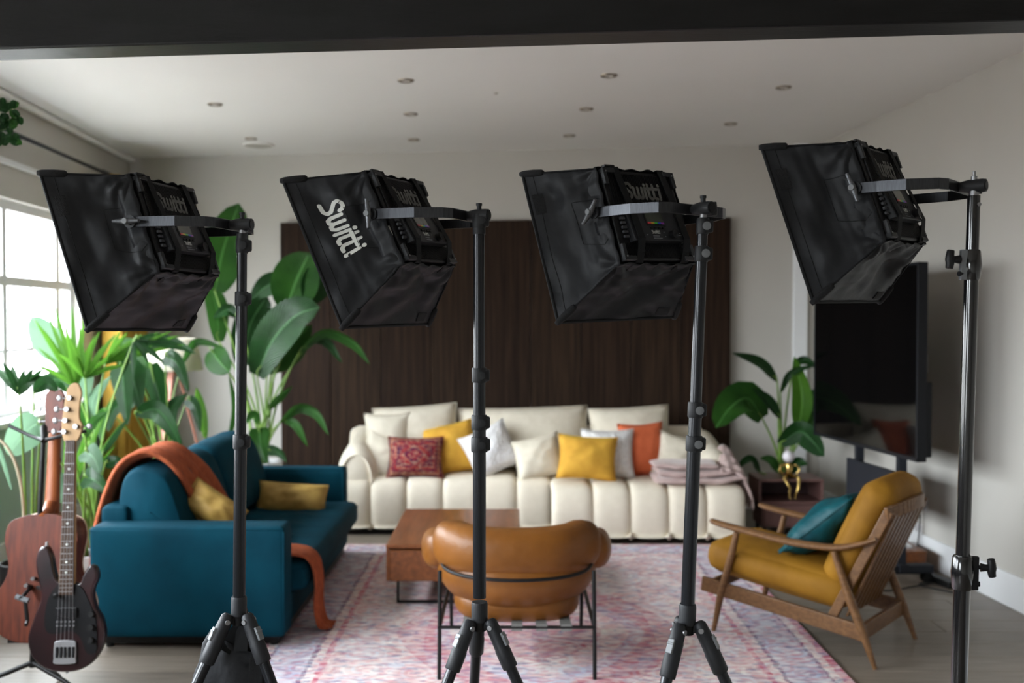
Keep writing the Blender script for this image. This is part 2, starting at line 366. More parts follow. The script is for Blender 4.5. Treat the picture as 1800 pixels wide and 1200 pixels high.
# floor with separate planks running across the room
fl = struct('floor', MB().box((0, 3.4, -.06), (8.2, 13.0, .09)), 'floorbase')
wdt = .192; ry = Y0; k = 0; cache = {}
while ry < 9.05:
    xa, xb = lx(ry) - .1, rx(ry) + .1
    x = xa - random.uniform(0, 1.2)
    while x < xb:
        L_ = random.choice((1.6, 1.9, 2.2)); a, b = max(x, xa), min(x + L_, xb)
        if b - a > .1:
            key = (round(b - a, 3), k % 3)
            m = MB().box((0, 0, -.007), (b - a - .003, wdt - .003, .014))
            o = obj('plank', m, 'plank%d' % (k % 3), fl, bevel=.0012, seg=1)
            o.location = ((a + b) / 2, ry + wdt / 2, 0)
            k += random.choice((1, 2))
        x += L_
    ry += wdt
struct('ceiling', MB().hexa([(-4, -2.6, CEIL), (4, -2.6, CEIL), (4, 9.4, CEIL), (-4, 9.4, CEIL), (-4, -2.6, CEIL + .1), (4, -2.6, CEIL + .1), (4, 9.4, CEIL + .1), (-4, 9.4, CEIL + .1)]), 'ceil')
def wallbox(m, A, B, z0, z1, out, t=.22):
    A, B, out = V(A), V(B), V(out)
    ps = [A, B, B + out * t, A + out * t]
    return m.hexa([V((p.x, p.y, z0)) for p in ps] + [V((p.x, p.y, z1)) for p in ps])
lo = V((-1, -.074, 0)).normalized(); ro_ = -lo; bo = V((.12, 1, 0)).normalized()
struct('wall_back', wallbox(MB(), (-3.8, by(-3.8), 0), (2.9, by(2.9), 0), 0, CEIL, bo), 'wall')
struct('wall_right', wallbox(MB(), RA - V((0, .2, 0)), V((rx(8.6), 8.6, 0)), 0, CEIL, ro_), 'wall')
struct('wall_front', wallbox(MB(), (-3.3, Y0, 0), (3.7, Y0, 0), 0, CEIL, (0, -1, 0)), 'wall')
def lp(Y, z=0, off=0): return V((lx(Y) + off, Y, z))
WIN = [(-1.9, -.1), (1.3, 4.25), (4.7, 7.85)]
ZS, ZH = .95, 2.40
m = MB(); prev = Y0 - .2
for a, b in WIN:
    wallbox(m, lp(prev), lp(a), 0, CEIL, lo); wallbox(m, lp(a), lp(b), 0, ZS, lo); wallbox(m, lp(a), lp(b), ZH, CEIL, lo); prev = b
wallbox(m, lp(prev), lp(9.4), 0, CEIL, lo)
struct('wall_left', m, 'wall')
# windows: frame, glazing bars, panes, sill
for wi, (a, b) in enumerate(WIN):
    OFF = -.10
    ln = b - a
    fr = MB()
    def wp(Y, z, o=OFF): return lp(Y, z, o)
    for Y in (a + .025, b - .025): fr.bar(wp(Y, ZS), wp(Y, ZH), .06, .05, up=(0, 1, 0))
    for z in (ZS + .03, ZH - .03): fr.bar(wp(a, z), wp(b, z), .06, .06)
    wn = struct('window_%d' % (wi + 1), fr, 'white', bevel=.004)
    for z in (1.864,): obj('transom', MB().bar(wp(a, z), wp(b, z), .055, .065), 'white', wn, bevel=.004)
    mull = []
    Y = b - .29
    while Y > a + .2: mull.append(Y); Y -= .92
    for Y in mull: obj('mullion', MB().bar(wp(Y, ZS), wp(Y, ZH), .055, .06, up=(0, 1, 0)), 'white', wn, bevel=.004)
    ys = [b - .03] + mull + [a + .03]
    vb = []
    for i in range(len(ys) - 1):
        if ys[i] - ys[i + 1] > .6: vb.append((ys[i] + ys[i + 1]) / 2)
    for Y in vb: obj('glazing_bar', MB().bar(wp(Y, ZS), wp(Y, ZH), .03, .022, up=(0, 1, 0)), 'white', wn)
    obj('glazing_bar', MB().bar(wp(a, 1.394), wp(b, 1.394), .03, .022), 'white', wn)
    allY = sorted(ys + vb)
    for i in range(len(allY) - 1):
        for z0, z1 in ((ZS + .06, 1.384), (1.404, 1.83), (1.90, ZH - .06)):
            obj('pane', MB().bar(wp(allY[i] + .01, (z0 + z1) / 2, OFF - .005), wp(allY[i + 1] - .01, (z0 + z1) / 2, OFF - .005), .005, z1 - z0), 'glass', wn)
    obj('window_sill', MB().bar(lp(a - .06, ZS - .012, -.02), lp(b + .06, ZS - .012, -.02), .24, .04), 'white', wn, bevel=.008)
    ar = bpy.data.lights.new('window_portal', 'AREA'); ar.shape = 'RECTANGLE'; ar.size = ln; ar.size_y = ZH - ZS
    ar.cycles.is_portal = True
    ao = bpy.data.objects.new('window_portal', ar); col.objects.link(ao)
    c = lp((a + b) / 2, (ZS + ZH) / 2, -.24)
    X = V((-.074, 1, 0)).normalized(); Zc = lo.copy(); Yc = Zc.cross(X)   # lamp shines along local -Z, into the room
    ao.matrix_world = Matrix.Translation(c) @ Matrix((X, Yc, Zc)).transposed().to_4x4()
# trims
def strip(name, A, B, z0, z1, t, inward, mat='white', **k):
    m = MB(); wallbox(m, A, B, z0, z1, inward, t); return struct(name, m, mat, **k)
strip('baseboard_right', RA, V((rx(8.3), 8.3, 0)), 0, .19, .022, lo, bevel=.006)
strip('baseboard_back', (-3.4, by(-3.4), 0), (2.55, by(2.55), 0), 0, .19, .022, -bo, bevel=.006)
strip('baseboard_left', LA, lp(9.0), 0, .17, .022, ro_, bevel=.006)
strip('trim_1', LA, lp(9.05), CEIL - .045, CEIL - .001, .07, ro_, 'ceil', bevel=.02)     # cornice over the windows
strip('trim_2', lp(4.2), lp(8.2), 2.61, 2.645, .035, ro_, bevel=.004)                   # ledge over the window
strip('trim_3', lp(4.3), lp(9.0), .17, ZS - .05, .012, ro_, 'sage')                       # thin sage green panel on the lower wall
# boxed-in riser in the back right corner
x1, x2 = 2.36, 2.47
m = MB(); ps = [V((x1, by(x1) - .05, 0)), V((x2, by(x2) - .05, 0)), V((x2, by(x2), 0)), V((x1, by(x1), 0))]
m.hexa([V((p.x, p.y, 0)) for p in ps] + [V((p.x, p.y, CEIL)) for p in ps]); struct('trim_4', m, 'white', bevel=.004)
# dark ceiling beam close to the camera
fA, fB = P(-420, 94, 3.13), P(2220, 37.5, 2.86)
zb = 2.415
fA = V((-3.1, 3.15, zb)); fB = V((3.25, 2.52, zb)); th = V((.07, 1, 0)).normalized() * .13
ps = [fA, fB, fB + th, fA + th]
bm_ = MB().hexa([V((p.x, p.y, zb)) for p in ps] + [V((p.x, p.y, CEIL + .01)) for p in ps])
struct('trim_5', bm_, 'beam', bevel=.006)
# curtain rod
rod = thing('curtain_rod', 'dark grey metal curtain rod running along the wall above the left window', 'curtain rod', (-2.95, 6.2, 2.69))
obj('rod', MB().cyl(lp(4.3, 2.79, .11), lp(8.85, 2.79, .11), .014, 12), 'tvstand', rod, w=True, smooth='auto')
for Y in (4.6, 6.5, 8.6): obj('bracket', MB().bar(lp(Y, 2.79, .0), lp(Y, 2.79, .11), .02, .03), 'tvstand', rod, w=True)
obj('finial', MB().sphere(lp(8.87, 2.79, .11), .025), 'tvstand', rod, w=True, smooth=True)
# curtain
cu = thing('curtain', 'ochre yellow curtain hanging from the rod in the far left corner', 'curtain', lp(8.4, 0, .12))
def cf(u, v):
    Y = 8.02 + u * .72; z = .03 + v * 2.74; a = .085 + .02 * (1 - v)
    return V((lx(Y) + .17 + a * math.sin(u * 34 + .6 * math.sin(v * 3)), Y + .01 * math.sin(v * 5), z))
obj('cloth', MB().grid(cf, 90, 16), 'curtain', cu, smooth=True, solid=.004, w=True)
for i in range(8):
    c = lp(8.06 + i * .09, 2.79, .11); obj('ring', MB().tube([c + V((.02 * math.cos(t), 0, .02 * math.sin(t))) for t in [2 * math.pi * q / 12 for q in range(13)]], .003, 5), 'tvstand', cu, w=True)
# recessed ceiling lights
DL = [((378, 183), 'downlight at the left of the front row, nearest the window wall'), ((713, 141), 'second downlight of the front row, above the second softbox'),
      ((1070, 132), 'front row downlight above the third softbox, nearest of all'), ((1377, 153), 'rightmost downlight of the front row'),
      ((722, 200), 'middle downlight of the left-centre column of three'), ((1030, 191), 'middle downlight of the right-centre column of three'),
      ((1284, 217), 'rightmost downlight of the middle row'), ((441, 243), 'far left downlight just in front of the round speaker grille'),
      ((727, 245), 'farthest downlight of the left-centre column'), ((1000, 238), 'farthest downlight of the right-centre column')]
for (px, py), lab in DL:
    d = ray(px, py); c = V((0, 0, CZ)) + d * ((CEIL - CZ) / d.z)
    t = thing('ceiling_downlight', 'small recessed brass ' + lab, 'downlight', c, 0, 'recessed ceiling downlights')
    obj('trim_ring', MB().lathe([(.030, -.001), (.032, -.008), (.047, -.008), (.05, -.001)], n=24), 'downtrim', t, smooth='auto')
    obj('lens', MB().lathe([(.001, -.004), (.028, -.004), (.03, -.001), (.001, -.001)], n=20), 'downglass', t)
d = ray(455, 254); c = V((0, 0, CZ)) + d * ((CEIL - CZ) / d.z)
t = thing('ceiling_speaker', 'flat round cream speaker grille in the ceiling near the back left corner', 'speaker', c)
obj('grille', MB().lathe([(.001, -.012), (.115, -.012), (.12, -.001), (.001, -.001)], n=32), 'grill', t, smooth='auto')
obj('rim', MB().lathe([(.118, -.001), (.118, -.015), (.128, -.012), (.13, -.001)], n=32), 'ceil', t, smooth='auto')
d = ray(872, 163); c = V((0, 0, CZ)) + d * ((CEIL - CZ) / d.z)
tag(obj('ceiling_sensor', MB().lathe([(.001, -.010), (.010, -.008), (.014, -.001), (.001, -.001)], c, n=16), 'grill', smooth='auto'), 'tiny round sensor dot on the ceiling between the two nearest downlights', 'sensor')
# walnut board panel on the back wall
pn = thing('wood_wall_panel', 'dark walnut board panel mounted on the back wall behind the cream sofa', 'wall panel', (-.2, by(-.2) - .05, .1))
def bx_(px): # X on the panel front face
    k = (px - 900) / F; return 8.585 * k / (1 + .12 * k)
Zt = CZ + (560 - 387) / F * 8.58
def pbox(m, xa, xb, z0, z1, f0, f1):
    ps = [V((xa, by(xa) - f0, 0)), V((xb, by(xb) - f0, 0)), V((xb, by(xb) - f1, 0)), V((xa, by(xa) - f1, 0))]
    return m.hexa([V((p.x, p.y, z0)) for p in ps] + [V((p.x, p.y, z1)) for p in ps])
obj('backing', pbox(MB(), bx_(493) + .004, bx_(1285) - .004, .12, Zt - .004, .068, .004), 'joint', pn, w=True)
for i in range(9):
    a, b = bx_(493 + 88 * i), bx_(493 + 88 * (i + 1))
    obj('board', pbox(MB(), a + .003, b - .004, .12, Zt, .085, .066), 'panelwood' if i % 2 else 'panelwood2', pn, w=True, bevel=.0015)

# ================================================================== LIGHTS ON STANDS
STROKES = [[(.75, 1.02), (.70, 1.25), (.5, 1.38), (.25, 1.38), (.02, 1.2), (.06, .95), (.62, .48), (.68, .2), (.5, .02), (-.05, 0)],
           [(1.05, 1), (1.05, .25), (1.2, .02), (1.42, .02), (1.55, .25), (1.55, 1)], [(1.55, .25), (1.7, .02), (1.92, .02), (2.05, .25), (2.05, 1)],
           [(2.42, 0), (2.42, 1)], [(2.84, 1.36), (2.84, .22), (3.0, .02), (3.22, .02)], [(2.64, .98), (3.92, .98)],
           [(3.44, 1.36), (3.44, .22), (3.6, .02), (3.82, .02)], [(4.18, 0), (4.18, 1)]]
DOTS = [(2.42, 1.33), (4.18, 1.33)]
def logo_quads(sw=.26):
    out = []
    for st in STROKES:
        for (x0, y0), (x1, y1) in zip(st[:-1], st[1:]):
            d = V((x1 - x0, y1 - y0, 0)); ln = d.length; d.normalize(); n = V((-d.y, d.x, 0)) * sw / 2; k = max(1, int(ln / .35))
            for i in range(k):
                a = V((x0, y0, 0)) + d * ln * i / k; b = V((x0, y0, 0)) + d * ln * (i + 1) / k
                out.append([a - n, b - n, b + n, a + n])
        for (x, y) in st: out.append([V((x + sw / 2 * math.cos(t), y + sw / 2 * math.sin(t), 0)) for t in [math.pi * q / 5 for q in range(10)]])
    for (x, y) in DOTS: out.append([V((x + .17 * math.cos(t), y + .17 * math.sin(t), 0)) for t in [math.pi * q / 5 for q in range(10)]])
    return out
def logo(fn, sw=.26):
    m = MB()
    for q in logo_quads(sw): m.add([fn(p.x, p.y) for p in q], [tuple(range(len(q)))])
    return m
WB, HB, WF, HF, LN, OZ = .2591, .2444, .4194, .3982, .1881, -.0124
FIX = [dict(q=(1.3221, .3359, -.0106, -.8513, 2.5456, 1.8435), px=413, n='leftmost, in front of the window and palms', kr=0),
       dict(q=(1.1406, .4385, .0146, -.2487, 2.5469, 1.8633), px=828, n='second from the left, with a big white logo on its side', kr=1.5),
       dict(q=(.6651, .321, .0325, .3414, 2.4974, 1.868), px=1222, n='third from the left, in front of the wood panel', kr=-.9),
       dict(q=(.8586, .3359, .0155, .9257, 2.4316, 1.9146), px=1692, n='rightmost, in front of the television', kr=1.2)]
STAND = [dict(top=(413, 405), hub=(420, 1072), secs=[(.0108, 432), (.0122, 525), (.0138, 776), (.0152, 1050)]),
         dict(top=(829, 385), hub=(843, 1082), secs=[(.0125, 388), (.0140, 659), (.0152, 742), (.0162, 781), (.0162, 1050)]),
         dict(top=(1222, 380), hub=(1208, 1087), secs=[(.0108, 398), (.0122, 446), (.0138, 720), (.0152, 779), (.0162, 1062)])]
def softbox_side(c00, c10, c11, c01, outn, seed, sag=.010):
    """c00 back-start, c01 back-end, c10 front-start, c11 front-end; u back->front, v along"""
    def f(u, v):
        a = c00.lerp(c01, v); b = c10.lerp(c11, v); p = a.lerp(b, u)
        e = math.sin(math.pi * min(1, u)) * math.sin(math.pi * v)
        d = -sag * e
        # creases running out from the gathered back corners
        for cv, ph in ((0, 0), (1, 2.1)):
            dv = v - cv; ang = math.atan2(dv * 1.3, u + .02); rr = math.hypot(u, dv)
            d += .0055 * math.sin(ang * (11 + 3 * nz((rr * 2, seed, 0), 1)) + seed + ph + 3 * nz((rr * 3, ang, seed), 1)) * math.exp(-rr * 2.6) * min(1, u * 7)
        d += .019 * nz((u * 1.6 + v * 2.2, v * 2.6 - u * 1.5, seed), 1.3) * (1 - abs(2 * u - 1) ** 4) * min(1, 6 * v, 6 * (1 - v))
        d += .0045 * nz((u * 9, v * 3 + u * 4, seed + 3), 1.0) * (1 - u) * min(1, u * 6)
        return p + outn * d
    return f
def fixture(i):
    fx = FIX[i]; th, ph, ro, x, y, z = fx['q']
    Wv = V((math.cos(th), math.sin(th), 0)); Dh = V((-math.sin(th), math.cos(th), 0)); Zv = V((0, 0, 1))
    W2 = (math.cos(ro) * Wv + math.sin(ro) * Zv).normalized(); U = W2.cross(Dh)
    D = math.cos(ph) * Dh - math.sin(ph) * U; H = math.sin(ph) * Dh + math.cos(ph) * U
    c = V((x, y, z)); rot = Matrix((W2, D, H)).transposed().to_4x4(); T = Matrix.Translation(c) @ rot
    t = thing('softbox_light', 'black softbox light ' + fx['n'], 'softbox light', c, 0, 'softbox lights on stands')
    def pt(a, b_, h): return T @ V((a, b_, h))
    def ob(name, m, mat, par=None, **k): return obj(name, m.xf(T), mat, par or t, w=True, **k)
    bw, bh = WB - .012, HB - .006
    body = ob('lamp_body', MB().box((0, .032, 0), (bw, .06, bh)), 'dark', bevel=.004)
    m = MB()
    n = 42
    for q in range(n):
        xx = -bw / 2 + .014 + q * (bw - .028) / (n - 1)
        m.box((xx, .0005, bh * .27), (.0018, .004, bh * .38)); m.box((xx, .0005, -bh * .39), (.0018, .004, bh * .16))
    f = ob('cooling_fins', m, 'dark'); f['kind'] = 'stuff'
    for sx in (-1, 1):
        for sz in (-1, 1):
            m = MB(); cx, cz = sx * bw / 2, sz * bh / 2
            m.box((cx - sx * .018, -.002, cz - sz * .004), (.040, .010, .012)); m.box((cx - sx * .004, -.002, cz - sz * .020), (.012, .010, .042))
            m.box((cx - sx * .004, .03, cz - sz * .004), (.012, .064, .012))
            ob('corner_guard', m, 'collar', bevel=.0015)
            ob('screw', MB().cyl((cx - sx * .006, -.0085, cz - sz * .008), (cx - sx * .006, -.006, cz - sz * .008), .0022, 8), 'steel')
    if i == 3:
        ob('side_plate', MB().box((-bw / 2 - .001, .03, -.05), (.002, .045, .09)), 'steel')
    elif i == 1:
        ob('side_plate', MB().box((-bw / 2 - .001, .025, -.035), (.002, .030, .025)), 'logo_white')
    # control panel, sloping box in the lower half
    cp = ob('control_panel', MB().hexa([(-.088, .002, -.075), (.088, .002, -.075), (.088, .002, .02), (-.088, .002, .02), (-.088, -.020, -.075), (.088, -.020, -.075), (.088, -.006, .02), (-.088, -.006, .02)]), 'collar', bevel=.002)
    sl = lambda xx, zz: V((xx, -.0205 + (zz + .075) * .148, zz))
    def face(x0, x1, z0, z1, off=.0012):
        ps = [sl(x0, z0), sl(x1, z0), sl(x1, z1), sl(x0, z1)]; nn = V((0, -1, -.148)).normalized()
        return MB().hexa([p + nn * -.001 for p in ps] + [p + nn * off for p in ps])
    def cob(name, m, mat, **k):
        m.xf(T); return obj(name, m, mat, None, **k)
    def child(name, m, mat, par, **k):
        o = ob(name, m, mat, t, **k); o.parent = par; return o
    child('display_bezel', face(-.030, .036, -.034, .018, .0008), 'dark', cp)
    child('display', face(-.026, .032, -.024, .014, .0016), 'screen_small', cp)
    for q, kc in enumerate(('red', 'yellow', 'green', 'blue', 'violet')):
        child('spectrum_bar', face(-.026 + q * .0116, -.026 + (q + 1) * .0116, -.0285, -.0235, .002), 'sp_' + kc, cp)
    for q in range(4): child('button', face(-.022 + q * .014, -.014 + q * .014, -.042, -.038, .003), 'dark', cp)
    kb = sl(.045, -.058); child('dial', MB().cyl(kb, kb + V((0, -.014, -.002)), .011, 16), 'dark', cp, smooth='auto')
    for (a, b_, zz) in ((-.082, -.060, .012),): pass
    mm = logo(lambda a, b_: sl(-.024 + a * .0062, -.056 + b_ * .0062) + V((0, -.0022, -.0003)), .2); child('printed_logo', mm, 'logo_white', cp)
    m = MB()
    for (a, zz, L_) in ((-.024, -.063, .022), (-.024, -.069, .03), (-.065, -.060, .010), (-.045, -.060, .004), (.018, -.052, .003), (.018, -.064, .003), (.066, -.054, .012), (.066, -.060, .012)):
        p = sl(a, zz); m.box(p + V((L_ / 2, -.001, 0)), (L_, .001, .0018))
    child('printed_marks', m, 'greyclip', cp, kind='stuff')
    # vents at left of the control panel
    for q in range(7): ob('vent_slot', MB().box((-.100, -.004, .012 - q * .012), (.016, .006, .007)), 'potdark', bevel=.001)
    # big dim logo
    ob('back_logo', logo(lambda a, b_: V((-.062 + a * .029, -.0025, .045 + b_ * .028)), .30), 'logo_grey')
    # straps over the back
    for sx in (-.078, .082):
        m = MB(); pth = [(sx, .06, bh / 2 + .010), (sx - .002, -.004, bh / 2 + .006), (sx + .006, -.0085, bh * .25), (sx + .012, -.011, .02), (sx + .010, -.0225 if abs(sx) < .088 else -.01, -.07), (sx + .008, -.010, -bh / 2 + .018), (sx + .004, .0, -bh / 2 - .004), (sx, .05, -bh / 2 - .015)]
        for a, b_ in zip(pth[:-1], pth[1:]): m.bar(a, b_, .022, .0018, up=(0, -1, .001) if abs(a[1] - b_[1]) < .05 else (0, .3, 1))
        ob('strap', m, 'piping')
    bkz = bh / 2 + .014
    bk = MB(); bk.box((-.085, .02, bkz), (.034, .030, .006)); bk.box((-.085, .02, bkz + .004), (.026, .006, .004))
    ob('buckle', bk, 'dark', bevel=.0015)
    # softbox shell
    hb, wb = HB / 2 + .002, WB / 2 + .002; hf, wf = HF / 2, WF / 2; y0, y1 = .012, LN
    B = {k: V((a * wb, y0, s_ * hb)) for k, a, s_ in (('tl', -1, 1), ('tr', 1, 1), ('bl', -1, -1), ('br', 1, -1))}
    Fr = {k: V((a * wf, y1, s_ * hf + OZ)) for k, a, s_ in (('tl', -1, 1), ('tr', 1, 1), ('bl', -1, -1), ('br', 1, -1))}
    sides = {'left': ('tl', 'bl', V((-1, 0, 0))), 'right': ('tr', 'br', V((1, 0, 0))), 'top': ('tl', 'tr', V((0, 0, 1))), 'bottom': ('bl', 'br', V((0, 0, -1)))}
    fns = {}
    sh = ob('softbox', MB().tube([Fr['tl'], Fr['tr']], .0045, 8).tube([Fr['tr'], Fr['br']], .0045, 8).tube([Fr['br'], Fr['bl']], .0045, 8).tube([Fr['bl'], Fr['tl']], .0045, 8), 'piping', smooth='auto')
    sd = 0
    for kname, (a, b_, nn) in sides.items():
        nn = ((Fr[b_] - Fr[a]).cross(B[a] - Fr[a])).normalized() * (1 if ((Fr[b_] - Fr[a]).cross(B[a] - Fr[a])).dot(nn) > 0 else -1)
        fns[kname] = (softbox_side(B[a], Fr[a], Fr[b_], B[b_], nn, i * 3.3 + sd), nn); sd += 1.7
        child('fabric_panel', MB().grid(fns[kname][0], 56, 64), 'nylon', sh, smooth=True, solid=.001)
    # gathered elastic collar wrapping the lamp body
    def cf(u, v):
        a = u * 4; e = int(min(3, a)); f_ = a - e; ks = ['tl', 'tr', 'br', 'bl', 'tl']
        p = B[ks[e]].lerp(B[ks[e + 1]], f_); ctr = V((p.x, 0, p.z)).normalized()
        yy = y0 - .006 + v * .045; g_ = .003 + .006 * v + .003 * math.sin(u * 120) * (1 - v * .5) + .004 * nz((u * 20, v * 2, i), 1)
        p = p + ctr * g_; p.y = yy + .004 * nz((u * 9, 0, i), 1); return p
    child('gathered_collar', MB().grid(cf, 120, 4), 'nylon', sh, smooth=True, solid=.001)
    # corner seams (ridges) and velcro tabs at the front corners
    for kname in ('tl', 'tr', 'bl', 'br'):
        a, b_ = B[kname], Fr[kname]
        child('seam', MB().tube([a.lerp(b_, s_ / 8) + V((0, 0, .0)) for s_ in range(9)], .0022, 6), 'piping', sh, smooth=True)
    for k1, k2 in (('tl', 'tr'), ('bl', 'br')):
        for kn in (k1, k2):
            a, b_ = Fr[kn], B[kn]; d_ = (b_ - a).normalized()
            child('corner_tab', MB().tube([a - d_ * .007, a + d_ * .004, a + d_ * .03, a + d_ * .055, a + d_ * .06], [.006, .0085, .0095, .0085, .006], 10), 'velcro', sh, smooth=True)
    def patch(fn, nn, u0, u1, v0, v1): return MB().grid(lambda a, b_: fn(u0 + a * (u1 - u0), v0 + b_ * (v1 - v0)) + nn * .0018, 4, 4)
    fn, nn = fns['left']
    if i != 1:
        child('velcro_patch', patch(fn, nn, .80, .94, .15, .29), 'velcro', sh, solid=.001)
    fn2, nn2 = fns['bottom']
    child('velcro_patch', patch(fn2, nn2, .80, .93, .80, .91), 'velcro', sh, solid=.001)
    # stitched pocket outline on the left panel and hem line
    m = MB()
    oc = [(.42, .28), (.42, .62), (.12, .74), (.02, .70)] ; oc2 = [(.42, .28), (.05, .30)]
    for pl in (oc, oc2):
        pts = []
        for (a, b_), (c_, d_) in zip(pl[:-1], pl[1:]): pts += [(a + (c_ - a) * q / 8, b_ + (d_ - b_) * q / 8) for q in range(8)]
        pts.append(pl[-1]); m.tube([fn(*q) + nn * .0008 for q in pts], .0008, 5)
    m.tube([fn(.86, q / 30) + nn * .0006 for q in range(31)], .001, 5)
    child('stitching', m, 'piping', sh)
    if i == 1:
        # white printed logo running down the left side of this one only
        def lf(a, b_):
            s_ = (.215 + a * .098); uu = .70 - b_ * .20 - a * .018
            return fn(uu, s_) + nn * .0012
        child('printed_logo', logo(lf, .27), 'logo_white', sh, label='large white Switti lettering')
    child('diffuser', MB().box((0, y1 - .003, OZ), (WF - .01, .002, HF - .01)), 'diffuser', sh)
    # yoke (flat U bracket), pivots with clamping levers
    def Yp(a, s_, dz=0): return c + Wv * a - Dh * s_ + V((0, 0, dz))
    S = .158; aw = WB / 2 + .022
    pth = [Yp(-aw, -.035), Yp(-aw, .02), Yp(-aw + .004, .085), Yp(-aw + .035, S - .012), Yp(-aw + .06, S), Yp(0, S), Yp(aw - .06, S), Yp(aw - .035, S - .012), Yp(aw - .004, .085), Yp(aw, .02), Yp(aw, -.035)]
    m = MB(); tk = .0045; hh = .0125; vs = []
    for j, p in enumerate(pth):
        d_ = (pth[min(j + 1, len(pth) - 1)] - pth[max(j - 1, 0)]).normalized(); nx = V((d_.y, -d_.x, 0)).normalized() * tk / 2
        vs += [p - nx - V((0, 0, hh)), p + nx - V((0, 0, hh)), p + nx + V((0, 0, hh)), p - nx + V((0, 0, hh))]
    fs = [(j * 4 + q, j * 4 + (q + 1) % 4, (j + 1) * 4 + (q + 1) % 4, (j + 1) * 4 + q) for j in range(len(pth) - 1) for q in range(4)] + [(0, 1, 2, 3), tuple(len(vs) - 4 + q for q in range(4))]
    m.add(vs, fs); yk = obj('yoke', m, 'brushed', t, w=True, bevel=.0006, seg=1)
    for sx in (-1, 1):
        a0 = Yp(sx * (WB / 2 - .01), -.03); a1 = Yp(sx * (aw + .012), -.03)
        obj('pivot', MB().cyl(a0, a1, .009, 16).cyl(Yp(sx * (aw + .004), -.03), Yp(sx * (aw + .008), -.03), .016, 20), 'collar', t, w=True, smooth='auto')
        kr = fx['kr']; e1 = Dh * math.cos(kr) + V((0, 0, math.sin(kr))); cc = Yp(sx * (aw + .018), -.03)
        if i == 0 and sx == -1: e1 = Dh
        m = MB().tube([cc - e1 * .036 + Wv * sx * .004, cc - e1 * .022 + Wv * sx * .002, cc - e1 * .010, cc, cc + e1 * .010, cc + e1 * .022 + Wv * sx * .002, cc + e1 * .036 + Wv * sx * .004], [.0045, .0058, .0078, .0085, .0078, .0058, .0045], 10, flat=.9)
        lv = obj('clamping_lever', m, 'lever', t, w=True, smooth='auto')
        o = obj('cap', MB().cyl(cc + Wv * sx * .003, cc + Wv * sx * .011, .0075, 16), 'greyclip', t, w=True, smooth='auto', bevel=.001); o.parent = lv
    # spigot holder on the crossbar, over the pole
    hold = Yp(0, S + .012)
    kx = (fx['px'] - 900) / F
    # slide along the crossbar so that the holder sits on its pole
    best = min([q * .002 for q in range(-60, 61)], key=lambda q: abs((hold + Wv * q).x / (hold + Wv * q).y - kx)); hc = hold + Wv * best
    hb0 = hc + Dh * .010
    obj('spigot_holder', MB().tube([hb0 + Dh * .012 , hb0 - Dh * .004, hb0 - Dh * .022, hb0 - Dh * .05, hb0 - Dh * .058], [.0065, .012, .0155, .0155, .0145], 18), 'collar', t, w=True, smooth='auto')
    m = MB(); e = hb0 - Dh * .058; m.tube([e - Dh * .0005, e - Dh * .002], [.011, .011], 16); obj('bore', m, 'dark', t, w=True)
    pc = hb0 - Dh * .032
    if i < 3: obj('top_stud', MB().cyl(pc, pc + V((0, 0, .024)), .006, 12).cyl(pc + V((0, 0, .024)), pc + V((0, 0, .030)), .0075, 12), 'collar', t, w=True, smooth='auto')
    else: obj('top_stud', MB().cyl(pc, pc + V((0, 0, .022)), .007, 12).cyl(pc + V((0, 0, .02)), pc + V((0, 0, .034)), .0035, 10), 'steel', t, w=True, smooth='auto')
    # clamping screw lever on the holder
    s0 = pc - V((0, 0, .004)); s1 = s0 + Wv * .040
    lv = obj('locking_handle', MB().cyl(s0, s1, .005, 10).tube([s1 + V((0, 0, .022)) , s1, s1 - V((0, 0, .010))], [.005, .008, .006], 8), 'collar', t, w=True, smooth='auto')
    return pc
pcs = [fixture(i) for i in range(4)]

